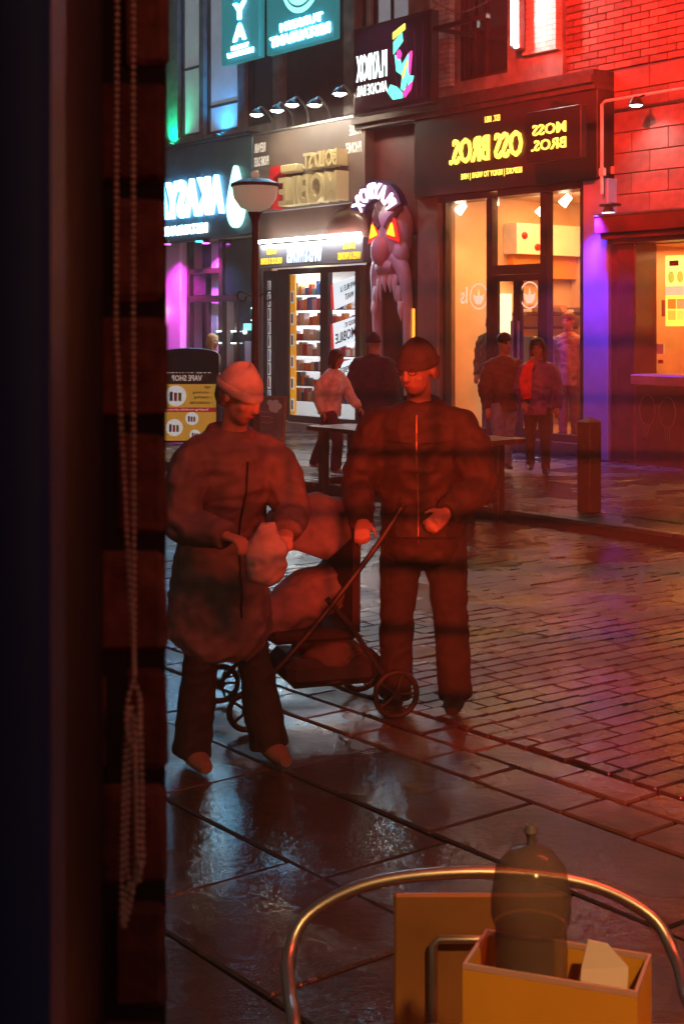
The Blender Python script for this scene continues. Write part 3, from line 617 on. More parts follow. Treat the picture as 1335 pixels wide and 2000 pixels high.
# interior room
b = B().box(-1.9, 3.4, 3.2, 3.3, .1, 4.0).box(-1.95, -1.85, .07, 3.2, .1, 4.0).box(-1.85, 3.4, .07, 3.2, 3.9, 4.0); b.build('interior_wall', cream_m, suit)
B().box(-1.85, 3.4, .07, 3.2, .05, .19).build('interior_floor', M('shop_floor', (.3, .2, .13), .35, var=(3, .2)), suit)
B().box(-1.848, -1.55, 1.62, 3.19, 3.0, 3.5).build('bulkhead', white_paint, suit); B().box(-1.848, -1.7, 1.7, 3.19, 2.62, 2.998).build('orange_band', M('orange_wall', (.7, .28, .05), .6), suit)
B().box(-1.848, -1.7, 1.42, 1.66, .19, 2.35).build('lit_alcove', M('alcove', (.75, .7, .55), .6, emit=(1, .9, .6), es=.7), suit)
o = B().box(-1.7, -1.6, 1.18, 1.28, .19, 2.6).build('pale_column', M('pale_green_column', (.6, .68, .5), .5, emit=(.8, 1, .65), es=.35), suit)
for x, y in ((-1.42, .35), (-.75, .4), (.55, .6), (-.9, 1.6), (-.2, 1.9)):
    o = B().tube([(x, y, 3.898), (x, y, 3.72)], .03, 8).build('ceiling_spotlight', white_paint, suit); B().tube([(x, y, 3.719), (x - .1, y - .05, 3.6)], [.05, .07], 12).build('lens', emat('warm_spot', (1, .85, .55), 9), o)
lamp('shop_ceiling_light', 'AREA', (.3, 1.2, 3.85), (.1, 1.4, 0), 100, (1, .37, .09), size=2.8, size_y=1.2)
lamp('shop_ceiling_light', 'AREA', (-.6, 2.2, 3.8), (-1.2, 2.4, 0), 46, (1, .36, .08), size=1.4, size_y=1.0)
lamp('window_spot', 'SPOT', (-1.2, .5, 3.8), (-1.8, .9, 1.2), 46, (1, .46, .14), size=.06, spot=70, blend=.6)
rl = B().tube([(-1.6, 1.75, 1.8), (-1.6, 3.1, 1.8)], .02, 8).build('hanging_rail', dark_metal, suit)
random.seed(5)
for i in range(26):
    x = 1.8 + i * .05; c = random.choice([(.05, .05, .07), (.2, .15, .1), (.12, .12, .14), (.35, .28, .2), (.03, .03, .05), (.4, .4, .42)])
    B().box(-1.8, -1.38, x - .02, x + .02, .7 + .1 * random.random(), 1.66, .01).build('hung_jacket', M('cloth_%d' % int(c[0] * 100), c, .8), rl)
ct = B().box(-1.848, -1.45, 1.75, 3.15, 2.0, 2.05).build('shelf', dark_wood, suit)
for i in range(8):
    B().box(-1.8, -1.5, 1.8 + i * .165, 1.93 + i * .165, 2.051, 2.1 + .04 * (i % 3), .01).build('folded_shirts', M('shirt_%d' % (i % 3), [(.6, .55, .5), (.15, .12, .12), (.4, .25, .15)][i % 3], .8), ct)
for x, z in ((1.8, 3.3), (2.1, 3.12)): B().ell((-1.545, x, z), (.02, .07, .06)).build('red_disc', red_m, suit)
# printed window emblem: ring with cup shape
pw = M('window_vinyl', (.8, .75, .65), .6, emit=(1, .85, .6), es=.4)
for cx in (-.58, .34):
    a_ = [2 * math.pi * i / 28 for i in range(28)]
    if cx < 0: cx = -.72
    vs = [(cx + .2 * math.cos(a), -.0065, 2.27 + .2 * math.sin(a)) for a in a_] + [(cx + .175 * math.cos(a), -.0065, 2.27 + .175 * math.sin(a)) for a in a_]
    ring = B().add(vs, [(i, (i + 1) % 28, 28 + (i + 1) % 28, 28 + i) for i in range(28)]).build('ring_emblem', pw, suit)
    B().prism([(cx - .1, 2.22), (cx - .05, 2.15), (cx + .05, 2.15), (cx + .1, 2.22), (cx + .12, 2.3), (cx + .03, 2.27), (cx, 2.38), (cx - .03, 2.27), (cx - .12, 2.3)], -.012, -.0065).build('cup_emblem', pw, ring)
words('lettering', 'ls', -1.12, -.97, 2.16, 2.42, -.012, pw, suit, .004, .01)
# right pillar lit violet
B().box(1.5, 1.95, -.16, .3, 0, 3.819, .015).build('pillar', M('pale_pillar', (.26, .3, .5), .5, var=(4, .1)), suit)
pl = thing('pillar_light', 'blue-violet wall light at the head of the shop pillar', 'lamp', (1.85, -.35, 3.3))
B().box(1.95, 2.2, -.34, -.165, 3.42, 3.46, .01).build('bracket', dark_metal, pl); B().tube([(2.07, -.28, 3.419), (2.07, -.28, 3.34)], [.05, .09], 14).build('shade', dark_metal, pl)
B().tube([(2.07, -.28, 3.339), (2.07, -.28, 3.325)], .085, 14).build('lens', emat('blue_lens', (.15, .15, 1), 8), pl)
lamp('pillar_beam', 'SPOT', (2.0, -.5, 3.3), (1.75, -.12, 1.6), 420, (.09, .03, 1), size=.05, spot=100, blend=.9)

# ------------------------------------------------------------------ the food kiosk at the right
kio = thing('food_kiosk', 'dark red takeaway counter with orange interior and lit menu panel', 'building', (2.6, 0, 0))
kred = M('kiosk_red', (.1, .014, .012), .4, var=(4, .35))
B().box(1.87, 9, .1, .5, 5.3, 11).build('upper_wall', M('mortar_red', (.13, .1, .09), .9), kio)
B().box(.985, 1.865, .1, .5, 5.3, 11).build('upper_wall', MATS['mortar_red'], kio)
B().box(1.87, 9, .06, .5, 3.3, 5.3).build('block_wall', M('mortar_red', (.13, .1, .09), .9), kio)
bm_list = [M('brick_a', (.26, .11, .08), .8, var=(20, .3), bump=(60, .5, .006)), M('brick_b', (.2, .08, .06), .8, var=(20, .3), bump=(60, .5, .006)), M('brick_c', (.3, .14, .1), .8, var=(20, .3), bump=(60, .5, .006))]
def course(parent, x0, x1, z0, z1, y, bl, bh, gap, name, mats, limit=300):
    k = 0; ri = 0; z = z0; ml = {}
    while z + bh <= z1 + .001:
        x = x0 - (bl / 2 if ri % 2 else 0)
        while x < x1:
            a, c = max(x, x0), min(x + bl - gap, x1)
            if c - a > .03 and k < limit:
                m = random.choice(mats); key = (round(c - a, 3), m.name)
                if key not in ml:
                    me = bpy.data.meshes.new(name); q = B().box(-(c - a) / 2, (c - a) / 2, 0, .06, 0, bh - gap, .006); me.from_pydata(q.v, [], q.f); me.materials.append(m); ml[key] = me
                o = bpy.data.objects.new(name, ml[key]); COL.objects.link(o); o.parent = parent; og = ORG[parent.name][1]
                o.location = ((a + c) / 2 - og[0], y + random.uniform(-.006, .006) - og[1], z - og[2]); k += 1
            x += bl
        z += bh; ri += 1
course(kio, .99, 3.42, 5.32, 7.0, .05, .3, .1, .012, 'brick', bm_list)
course(kio, 1.9, 3.6, 3.32, 5.28, .02, .62, .28, .012, 'wall_block', [M('block_a', (.22, .1, .08), .75, var=(8, .3), bump=(40, .4, .008)), M('block_b', (.17, .08, .065), .75, var=(8, .3), bump=(40, .4, .008))])
b = B().box(1.95, 9, -.42, .1, 3.06, 3.28).box(2.0, 9, -.36, .1, 2.98, 3.058).box(2.06, 9, -.28, .1, 2.92, 2.978); b.build('cornice', kred, kio)
B().box(1.95, 9, -.44, .1, 3.281, 3.31).build('cornice_flashing', metal_m, kio)
b = B().box(1.96, 2.1, -.1, .3, 0, 2.92).box(2.1, 2.42, -.16, .3, 0, 2.92, .02); b.build('corner_post', kred, kio)
B().box(2.42, 9, -.14, .3, 0, 1.04).build('counter_front', kred, kio); B().box(2.42, 9, -.26, .3, 1.042, 1.19, .02).build('counter_top', M('counter_wood', (.4, .16, .06), .45, var=(6, .2)), kio)
kor = M('kiosk_interior', (.62, .3, .12), .6, var=(3, .1))
b = B().box(1.9, 9, 1.6, 1.7, 0, 3.0).box(2.0, 2.08, .31, 1.6, 0, 3.0).box(2.08, 9, .31, 1.6, 2.92, 3.0); b.build('interior_wall', kor, kio)
for x in (2.75, 3.3, 3.85): B().box(x, x + .01, 1.585, 1.599, 0, 2.92).build('panel_joint', dark_wood, kio)
B().box(3.0, 3.35, 1.55, 1.6, 1.1, 2.1).build('inner_door', M('door_tan', (.5, .25, .1), .5), kio); 
B().box(3.04, 3.28, 1.53, 1.549, 1.45, 1.9).build('inner_hatch', M('hatch_brown', (.2, .1, .03), .4), kio)
lamp('kiosk_ceiling_light', 'AREA', (3.4, .9, 2.88), (3.4, 1.1, 0), 42, (1, .5, .2), size=2.2, size_y=.7)
mb = B().box(2.55, 2.93, .3, .36, 1.82, 2.76, .005).build('menu_panel', emat('menu_yellow', (1, .62, .06), 1.1), kio)
B().box(2.565, 2.915, .29, .2995, 2.36, 2.74).build('menu_picture', emat('menu_green', (.55, .8, .15), 1.1), mb); B().box(2.565, 2.915, .289, .2994, 2.23, 2.35).build('menu_heading', emat('menu_pink', (1, .35, .2), 1.0), mb)
B().box(2.63, 2.78, .285, .2894, 2.62, 2.69).build('menu_heading', red_m, mb)
for i in range(2):
    B().ell((2.66 + i * .15, .285, 2.47), (.055, .01, .08)).build('menu_drink', emat('drink_%d' % i, [(.35, .45, .05), (1, .45, .05)][i], .8), mb)
    for j in range(2): B().box(2.6 + i * .15, 2.73 + i * .15, .288, .2994, 1.9 + j * .15, 2.03 + j * .15).build('menu_dish', emat('dish_%d%d' % (i, j), [(1, .5, .05), (.6, .2, .02), (.9, .7, .1), (.7, .3, .1)][i * 2 + j], .7), mb)
mb2 = B().box(3.0, 3.4, .5, .56, 2.3, 2.75, .02).build('menu_panel', emat('menu_yellow', (1, .62, .06), 1.1), kio); B().box(3.04, 3.36, .49, .499, 2.42, 2.7).build('menu_picture', emat('menu_magenta', (.9, .1, .5), 1), mb2)
for x, z, w_, h_ in ((2.47, 1.95, .12, .22), (2.95, 1.8, .2, .26)): B().box(x, x + w_, .32, .33, z, z + h_).build('notice', M('paper_notice', (.4, .36, .33), .7), kio)
B().box(2.4, 2.52, -.01 + .31, .325, 1.45, 1.58).build('card_sticker', white_paint, kio); B().box(2.42, 2.5, .31, .3245, 1.32, 1.37).build('card_sticker', red_m, kio)
# chalk-line drawing of two ice-cream cones on the counter front
chalk = M('chalk_line', (.35, .2, .25), .8)
for cx, cz, tl in ((2.62, .72, -.1), (2.95, .7, .0)):
    cpt = [(cx + .13 * math.cos(a), -.146, cz + .2 * math.sin(a)) for a in [2 * math.pi * i / 20 for i in range(20)]]
    B().tube(cpt, .005, 5, close=True, ref=(0, 1, 0)).build('chalk_outline', chalk, kio)
    for q in (-1, 0, 1): B().tube([(cx + q * .04, -.146, cz - .2), (cx + q * .035 + tl * .5, -.146, cz - .36)], .005, 5).build('chalk_outline', chalk, kio)
# conduit with a wall lamp
wl = thing('wall_lamp', 'small metal wall lamp on white conduit over the takeaway', 'lamp', (2.35, -.2, 4.7))
B().tube([(1.92, -.24, 3.6), (1.92, -.24, 4.8), (1.98, -.24, 4.84), (3.7, -.24, 4.84)], .022, 8).build('conduit', white_paint, wl)
B().box(1.87, 1.97, -.26, -.205, 3.84, 3.95, .01).build('junction_box', white_paint, wl); B().tube([(2.66, -.24, 4.84), (2.66, -.4, 4.78)], .015, 6).build('arm', dark_metal, wl)
B().lathe([(.02, .1), (.06, .07), (.1, 0), (.1, -.02)], (2.66, -.42, 4.7), 16).build('shade', dark_metal, wl); B().ell((2.66, -.42, 4.69), (.08, .08, .03)).build('bulb', emat('cool_bulb2', (.95, 1, .95), 12), wl)
lamp('wall_lamp_beam', 'SPOT', (2.66, -.42, 4.64), (2.7, -.1, 4.0), 22, (.95, 1, .95), size=.05, spot=110, blend=.8)
# tall dark house side that closes the street at the left, outside the frame
# ================================================================== street furniture
def gpos(X, Y): return (X, Y, 0)
# street lamp
sl = thing('street_lamp', 'street lamp with frosted bowl shade on slim dark post', 'street lamp', (-1.17, 19.2, 0), WM)
lx, ly = -1.17, 19.2
B().lathe([(.0, 0), (.14, 0), (.13, .12), (.09, .2), (.07, .9), (.05, 1.0), (.045, 3.2), (.05, 3.25), (.1, 3.36), (0, 3.36)], (lx, ly, 0), 16).build('post', M('lamp_post_paint', (.05, .03, .03), .45), sl, smooth=True)
B().lathe([(.06, 3.365), (.2, 3.42), (.29, 3.55), (.31, 3.7), (0, 3.7)], (lx, ly, 0), 28).build('bowl_shade', M('frosted_bowl', (.5, .42, .33), .5, emit=(1, .78, .52), es=.1), sl, smooth=True)
B().lathe([(.33, 3.702), (.33, 3.74), (.2, 3.8), (0, 3.82)], (lx, ly, 0), 28).build('cap', M('lamp_cap', (.1, .05, .045), .5), sl, smooth=True)
B().ell((lx, ly, 3.86), (.06, .06, .06)).build('finial', M('frosted_bowl2', (.5, .42, .33), .5, emit=(1, .8, .55), es=.1), sl, smooth=True)
for s in (-1, 1):
    B().tube([(lx + s * .05, ly, 2.22), (lx + s * .2, ly, 2.3), (lx + s * .24, ly, 2.2), (lx + s * .15, ly, 2.16), (lx + s * .12, ly, 2.23)], .012, 6, smooth=4).build('scroll', dark_metal, sl)

# long table at the kerb
tb = thing('long_table', 'long dark timber table at the kerb with sturdy end legs', 'table', (3.75, -5.05, 0))
tm = M('table_timber', (.05, .025, .02), .35, var=(7, .4), spec=.6)
for i in range(4): B().box(2.15, 4.95, -5.36 + i * .16, -5.21 + i * .16, .66, .71, .006).build('plank', tm, tb)
for x in (2.4, 4.72):
    for y in (-5.3, -4.9): B().box(x - .045, x + .045, y - .045, y + .045, road_z(5.2) + .0 if y < -4.88 else .003, .659, .006).build('leg', tm, tb)
for x in (2.4, 4.72): B().box(x - .04, x + .04, -5.254, -4.946, .08, .15, .006).build('stretcher', tm, tb)
bn = thing('stool', 'small dark stool tucked beside the long table', 'stool', (2.9, -4.55, 0))
B().tube([(2.9, -4.5, .5), (2.9, -4.5, .55)], .17, 18).build('seat', tm, bn)
for s in (-1, 1):
    for t in (-1, 1): B().tube([(2.9 + s * .1, -4.5 + t * .1, .499), (2.9 + s * .15, -4.5 + t * .15, .003)], .018, 8).build('leg', tm, bn)

# bollard
bl = thing('bollard', 'square dark bollard with pyramid cap standing at the kerb', 'bollard', (2.41, 13.89, 0), WM)
rz = Matrix.Translation(Vector((2.41, 13.89, 0))) @ Matrix.Rotation(FA, 4, 'Z')
B().box(-.085, .085, -.085, .085, .004, .88, .008).xf(rz).build('post', M('bollard_wood', (.045, .025, .02), .5, var=(6, .4)), bl)
B().add([(-.09, -.09, .881), (.09, -.09, .881), (.09, .09, .881), (-.09, .09, .881), (0, 0, .93)], [(3, 2, 1, 0), (0, 1, 4), (1, 2, 4), (2, 3, 4), (3, 0, 4)]).xf(rz).build('cap', M('bollard_cap', (.2, .17, .15), .5), bl)

# A-board of the vape shop
ab = thing('advert_board', 'tall arched pavement board with yellow panel and round product pictures', 'sign', (-2.38, 21.9, 0), WM)
ax, ay = -2.36, 21.9; hw = .46
def arch_poly(cx, w, z0, z1, rise, n=12): return [(cx - w, z0), (cx + w, z0)] + [(cx + w * math.cos(math.pi * i / n), z1 + rise * math.sin(math.pi * i / n)) for i in range(n + 1)]
tilt = Matrix.Translation(Vector((0, ay, 0))) @ Matrix.Rotation(R(-5), 4, 'X') @ Matrix.Translation(Vector((0, -ay, 0)))
B().prism(arch_poly(ax, hw, .03, 1.38, .1), ay, ay + .03).xf(tilt).build('front_panel', black_m, ab)
B().prism(arch_poly(ax, hw, .03, 1.38, .1), ay + .02, ay + .05).xf(Matrix.Translation(Vector((0, ay, 1.4))) @ Matrix.Rotation(R(14), 4, 'X') @ Matrix.Translation(Vector((0, -ay, -1.4)))).build('rear_panel', black_m, ab)
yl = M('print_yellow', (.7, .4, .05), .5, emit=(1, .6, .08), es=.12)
def pr(b, nm, m, par=None): return b.xf(tilt).build(nm, m, par or ab)
pr(B().box(ax - .42, ax + .42, ay - .006, ay - .001, .06, .93), 'yellow_panel', yl)
pr(text_b('BOLD ST. MOBILE', ax - .4, ax + .33, 1.1, 1.19, ay - .004, .003, .02), 'lettering', wht)
pr(text_b('VAPE SHOP', ax - .27, ax + .2, .98, 1.07, ay - .004, .003, .02), 'lettering', wht)
for i, t_ in enumerate(('vape', 'unlocking', 'repairing', 'accessories')): pr(text_b('- ' + t_, ax + .36 - (.12, .3, .28, .34)[i], ax + .36, .85 - i * .075, .9 - i * .075, ay - .01, .003, .015), 'lettering', ink)
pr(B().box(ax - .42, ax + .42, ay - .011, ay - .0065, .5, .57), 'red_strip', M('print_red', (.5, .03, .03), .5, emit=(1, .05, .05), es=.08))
pr(text_b('buying mobile phones', ax - .38, ax + .3, .515, .555, ay - .015, .003, .015), 'lettering', wht)
for cx, cz, r_ in ((ax - .2, .75, .16), (ax - .22, .26, .13), (ax + .05, .4, .1), (ax + .1, .15, .08)):
    d = pr(B().prism([(cx + r_ * math.cos(a), cz + r_ * math.sin(a)) for a in [2 * math.pi * i / 28 for i in range(28)]], ay - .014, ay - .0066), 'picture_disc', M('print_pale', (.6, .62, .62), .5))
    for k in range(3): pr(B().box(cx - r_ * .6 + k * r_ * .42, cx - r_ * .3 + k * r_ * .42, ay - .018, ay - .0145, cz - r_ * .5, cz + r_ * (.3 + .1 * (k == 0))), 'product_print', M('product_%d' % k, [(.1, .1, .3), (.6, .04, .08), (.25, .4, .05)][k], .4), d)

# chalkboard
cbd = thing('chalkboard', 'small wooden framed chalkboard with pale blue chalk drawing', 'sign', (-1.32, 22, 0), WM)
cm = Matrix.Translation(Vector((-1.32, 22, 0))) @ Matrix.Rotation(R(-8), 4, 'X') @ Matrix.Rotation(R(2), 4, 'Y')
wood_m = M('frame_wood', (.22, .09, .04), .5, var=(8, .3))
B().box(-.4, .4, 0, .02, .12, .72).xf(cm).build('slate', M('slate_black', (.07, .07, .1), .5, var=(5, .5)), cbd)
for q in ((-.44, -.4, .003, .76), (.4, .44, .003, .76)): B().box(q[0], q[1], -.01, .03, q[2], q[3]).xf(cm).build('frame_side', wood_m, cbd)
for z in (.08, .721): B().box(-.4, .4, -.008, .028, z, z + .038).xf(cm).build('frame_rail', wood_m, cbd)
for s in (-1, 1): B().tube([(s * .38, .03, .7), (s * .38, .38, .003 + .05)], .015, 6).xf(cm).build('rear_leg', wood_m, cbd)
ch_m = M('chalk_blue', (.4, .65, .85), .8)
bb = B(); random.seed(3)
for i in range(9): bb.ell((.25 + random.uniform(-.07, .07), -.004, .6 + random.uniform(-.07, .07)), (.05, .004, .05), 8, 5)
bb.xf(cm).build('chalk_drawing', ch_m, cbd)
for k, zz in enumerate((.5, .42, .34)):
    pts = [(-.3 + i * .03, -.004, zz + random.uniform(-.015, .015)) for i in range(19)]
    B().tube(pts, .004, 4, ref=(0, 1, 0)).xf(cm).build('chalk_scrawl', M('chalk_dull', (.5, .4, .5), .8), cbd)

# ================================================================== people
def remesh(b, vox, smooth_it=4, fold=None, seed=0):
    me = bpy.data.meshes.new('tmp'); me.from_pydata(b.v, [], b.f)
    bm = bmesh.new(); bm.from_mesh(me); bmesh.ops.remove_doubles(bm, verts=bm.verts, dist=1e-6); bmesh.ops.recalc_face_normals(bm, faces=bm.faces); bm.to_mesh(me); bm.free()
    o = bpy.data.objects.new('tmp', me); COL.objects.link(o)
    r = o.modifiers.new('r', 'REMESH'); r.mode = 'VOXEL'; r.voxel_size = vox; r.adaptivity = 0
    s = o.modifiers.new('s', 'SMOOTH'); s.iterations = smooth_it; s.factor = .5
    dg = bpy.context.evaluated_depsgraph_get(); out = bpy.data.meshes.new_from_object(o.evaluated_get(dg))
    bpy.data.objects.remove(o); bpy.data.meshes.remove(me)
    if fold:
        amp, sc_ = fold; nv = [v.normal.copy() for v in out.vertices]
        for v, n in zip(out.vertices, nv):
            p = v.co; q = Vector((p.x * sc_ + seed, p.y * sc_, p.z * sc_ * 1.15))
            f = .8 * noise.noise(q) + .35 * noise.noise(q * 2.3) - 1.1 * abs(noise.noise(Vector((p.x * sc_ * .7 + p.z * sc_ * .5, p.y * sc_ * .7 + seed, p.z * sc_ * 1.5 - p.x * sc_ * .4))))
            v.co = p + n * (amp * f)
    out.polygons.foreach_set('use_smooth', [True] * len(out.polygons))
    return out
def mesh_part(name, me, mat, parent):
    me.materials.clear(); me.materials.append(mat); me.name = name
    fr, og = ORG[parent.name]
    me.transform(Matrix.Translation(-Vector(og)))
    return link(name, me, parent, fr, og)
SKIN = {'pale': M('skin_pale', (.4, .25, .2), .5, var=(30, .08)), 'tan': M('skin_tan', (.36, .2, .13), .5, var=(30, .08)), 'warm': M('skin_warm', (.32, .19, .14), .5, var=(30, .08))}
brow_m = M('brow_hair', (.03, .02, .015), .8); eye_m = M('eye_dark', (.02, .015, .012), .2); lip_m = M('lips', (.33, .1, .09), .5)
def hand(b, wrist, direction, side, h, curl=.6, palm_n=None):
    """palm with four unequal bent fingers and a thumb leaving the side of the palm"""
    d = Vector(direction).normalized(); k = h / 1.75
    n = Vector(palm_n) if palm_n else Vector((0, 1, 0))
    n = (n - d * n.dot(d)).normalized(); a = d.cross(n).normalized()     # a: across the palm
    w_ = Vector(wrist); b.tube([w_ - d * .02 * k, w_ + d * .045 * k, w_ + d * .09 * k], [(.026 * k, .02 * k), (.04 * k, .017 * k), (.041 * k, .015 * k)], 12, ref=a)
    for i, ln in enumerate((.068, .078, .074, .058)):
        off = (-.032 + .0213 * i) * k; p0 = w_ + d * .08 * k + a * off; L = ln * k
        d1 = (d * math.cos(curl * .7) + n * math.sin(curl * .7)); d2 = (d * math.cos(curl * 1.7) + n * math.sin(curl * 1.7)); d3 = (d * math.cos(curl * 2.4) + n * math.sin(curl * 2.4))
        p1 = p0 + d1 * L * .5; p2 = p1 + d2 * L * .32; p3 = p2 + d3 * L * .25
        b.tube([p0, p1, p2, p3], [.0095 * k, .009 * k, .0082 * k, .0065 * k], 8)
    sgn = -side
    t0 = w_ + d * .025 * k + a * sgn * .03 * k; t1 = t0 + (d * .6 + a * sgn * .6 + n * .4).normalized() * .04 * k; t2 = t1 + (d * .85 + a * sgn * .15 + n * .5).normalized() * .035 * k
    b.tube([t0, t1, t2], [.013 * k, .0105 * k, .008 * k], 8)
def person(label, loc, yaw, h, legs, arms, jacket, trousers, shoes, skin='warm', head=(0, 0), lean=.0, jl=.46, jpad=.0, flare=0., tpad=0., hat=None, hair=None, vox=.012, group=None, name='person', cat='person', hand_dir=None, collar=None, coat_flare=0., wide=1., eyes=True, curl=.6, hat_brim=True):
    root = thing(name, label, cat, loc, WM, group)
    T = Matrix.Translation(Vector(loc)) @ Matrix.Rotation(R(yaw), 4, 'Z')
    H = lambda *p: Vector(p) * h
    hip = [H(s * .052, legs[i][0] * .2, .5) for i, s in ((0, -1), (1, 1))]
    knee = [H(s * .056 + legs[i][2], legs[i][0], .275 + legs[i][3]) for i, s in ((0, -1), (1, 1))]
    ank = [H(s * .058 + legs[i][4], legs[i][1], .045 + legs[i][5]) for i, s in ((0, -1), (1, 1))]
    ly_ = -lean * h
    sh = [H(s * .108 * wide, 0, .785) + Vector((0, ly_ * .85, 0)) for s in (-1, 1)]
    el = [sh[i] + H(*arms[i][0]) for i in (0, 1)]; wr = [el[i] + H(*arms[i][1]) for i in (0, 1)]
    neck0 = Vector((0, ly_ * .8 + .01, .80 * h)); hc = Vector((0, ly_ * 1.15 - .012 * h, .93 * h))
    hr = Matrix.Rotation(R(head[0]), 3, 'Z') @ Matrix.Rotation(R(head[1]), 3, 'X')
    # body: one continuous skin surface
    b = B()
    b.tube([Vector((0, 0, .49 * h)), Vector((0, ly_ * .2, .6 * h)), Vector((0, ly_ * .6, .72 * h)), Vector((0, ly_ * .85, .805 * h))], [(.082 * h, .058 * h), (.075 * h, .052 * h), (.092 * h, .06 * h), (.07 * h, .04 * h)], 14, smooth=3)
    b.tube([neck0 - Vector((0, 0, .03 * h)), neck0 + (hc - neck0) * .45, hc], [.038 * h, .033 * h, .034 * h], 12)
    for i in (0, 1):
        b.tube([sh[i] + Vector(((.02 if i == 0 else -.02) * h, 0, 0)), el[i], wr[i]], [.034 * h, .026 * h, .017 * h], 10, smooth=3)
        b.tube([hip[i], knee[i], ank[i]], [.048 * h, .032 * h, .022 * h], 10, smooth=3)
        dd = (hand_dir[i] if hand_dir and hand_dir[i] else (wr[i] - el[i]))
        hand(b, wr[i], dd, -1 if i == 0 else 1, h, curl, (0, 1, 0) if abs(Vector(dd).normalized().y) < .8 else (0, 0, -1))
    e = lambda c, r: b.ell(hc + hr @ (Vector(c) * h), tuple(q * h for q in r), 16, 10, hr)
    e((0, .006, .018), (.044, .054, .052)); e((0, -.018, -.022), (.035, .036, .045)); e((0, -.03, -.047), (.02, .018, .017))
    e((0, -.055, -.005), (.0085, .013, .018)); e((0, -.06, -.014), (.011, .011, .008)); e((0, -.045, .017), (.032, .011, .007))
    e((-.046, .004, -.002), (.007, .012, .019)); e((.046, .004, -.002), (.007, .012, .019)); e((0, -.047, -.032), (.015, .008, .006))
    e((-.022, -.034, -.016), (.015, .014, .012)); e((.022, -.034, -.016), (.015, .014, .012))
    body = mesh_part('body', (lambda me: (me.transform(T), me)[1])(remesh(b, vox, 2)), SKIN[skin], root)
    if eyes:
        for s in (-1, 1): B().ell(hc + hr @ Vector((s * .0185 * h, -.0455 * h, .008 * h)), (.0075 * h, .004 * h, .0042 * h), 8, 6, hr).xf(T).build('eye', eye_m, root, smooth=True)
        for s in (() if hat else (-1, 1)): B().ell(hc + hr @ Vector((s * .02 * h, -.053 * h, .0185 * h)), (.012 * h, .004 * h, .0028 * h), 8, 6, hr).xf(T).build('eyebrow', brow_m, root, smooth=True)
        B().ell(hc + hr @ Vector((0, -.0545 * h, -.0325 * h)), (.013 * h, .004 * h, .0035 * h), 8, 6, hr).xf(T).build('mouth', lip_m, root, smooth=True)
    # jacket
    b = B(); p = jpad
    b.tube([Vector((0, 0, jl * h)), Vector((0, ly_ * .1, (jl + .04) * h)), Vector((0, ly_ * .2, .6 * h)), Vector((0, ly_ * .55, .71 * h)), Vector((0, ly_ * .8, .785 * h)), Vector((0, ly_ * .85, .825 * h)), Vector((0, ly_ * .9, .85 * h))],
           [((.1 + coat_flare) * h + p, (.078 + coat_flare) * h + p), ((.102 + coat_flare * .8) * h + p, (.08 + coat_flare * .8) * h + p), (.1 * h * wide + p, .075 * h + p), (.112 * h * wide + p, .08 * h + p), (.118 * h * wide + p * .8, .066 * h + p * .8), (.085 * h * wide + p * .4, .052 * h + p * .4), (.045 * h, .044 * h)], 20, smooth=4)
    for i in (0, 1):
        s = 1 if i == 0 else -1; e2 = wr[i] + (wr[i] - el[i]).normalized() * .01
        b.tube([sh[i] + Vector((s * .07 * h, 0, .02 * h)), sh[i] + Vector((s * .012 * h, 0, -.004 * h)), sh[i] + (el[i] - sh[i]) * .45, el[i], el[i] + (wr[i] - el[i]) * .5, e2], [.03 * h, .043 * h + p * .7, .045 * h + p, .04 * h + p * .9, .036 * h + p * .8, .028 * h + p * .6], 12, smooth=3)
    jk = mesh_part('jacket', (lambda me: (me.transform(T), me)[1])(remesh(b, vox * 1.1, 4, (.016 * h / 1.7, 10), seed=loc[0])), jacket, root)
    if collar:
        B().tube([neck0 + Vector((0, 0, .035 * h)) + Vector((.048 * h * math.cos(a), .046 * h * math.sin(a), -.012 * h * math.sin(a) * -1)) for a in [2 * math.pi * i / 16 for i in range(16)]], (.016 * h), 8, close=True, ref=(0, 0, 1)).xf(T).build('collar', collar, root, smooth=True)
    # trousers
    b = B(); b.tube([Vector((0, ly_ * .2, .6 * h)), Vector((0, 0, .52 * h)), Vector((0, 0, .47 * h))], [(.082 * h, .066 * h), (.094 * h + tpad, .07 * h + tpad), (.08 * h + tpad, .06 * h + tpad)], 16, smooth=3)
    for i in (0, 1):
        bot = ank[i] + Vector((0, 0, -.018 * h))
        b.tube([hip[i], hip[i] + (knee[i] - hip[i]) * .5, knee[i], knee[i] + (ank[i] - knee[i]) * .5, bot], [.058 * h + tpad, .052 * h + tpad, .042 * h + tpad + flare * .2, .038 * h + tpad + flare * .6, .034 * h + tpad + flare], 14, smooth=3)
    mesh_part('trousers', (lambda me: (me.transform(T), me)[1])(remesh(b, vox * 1.1, 3, (.009 * h / 1.7, 11), seed=loc[0] + 5)), trousers, root)
    for i in (0, 1):
        a0 = ank[i]; z0 = a0.z - .042 * h
        b = B(); b.tube([Vector((a0.x, a0.y + .035 * h, z0 + .026 * h)), Vector((a0.x, a0.y, z0 + .03 * h)), Vector((a0.x, a0.y - .05 * h, z0 + .022 * h)), Vector((a0.x, a0.y - .1 * h, z0 + .016 * h))], [(.02 * h, .022 * h), (.026 * h, .03 * h), (.028 * h, .022 * h), (.016 * h, .012 * h)], 12, smooth=4)
        b.v = [(x, y, max(z, z0 + .003)) for x, y, z in b.v]
        b.xf(T).build('shoe', shoes, root, smooth=True)
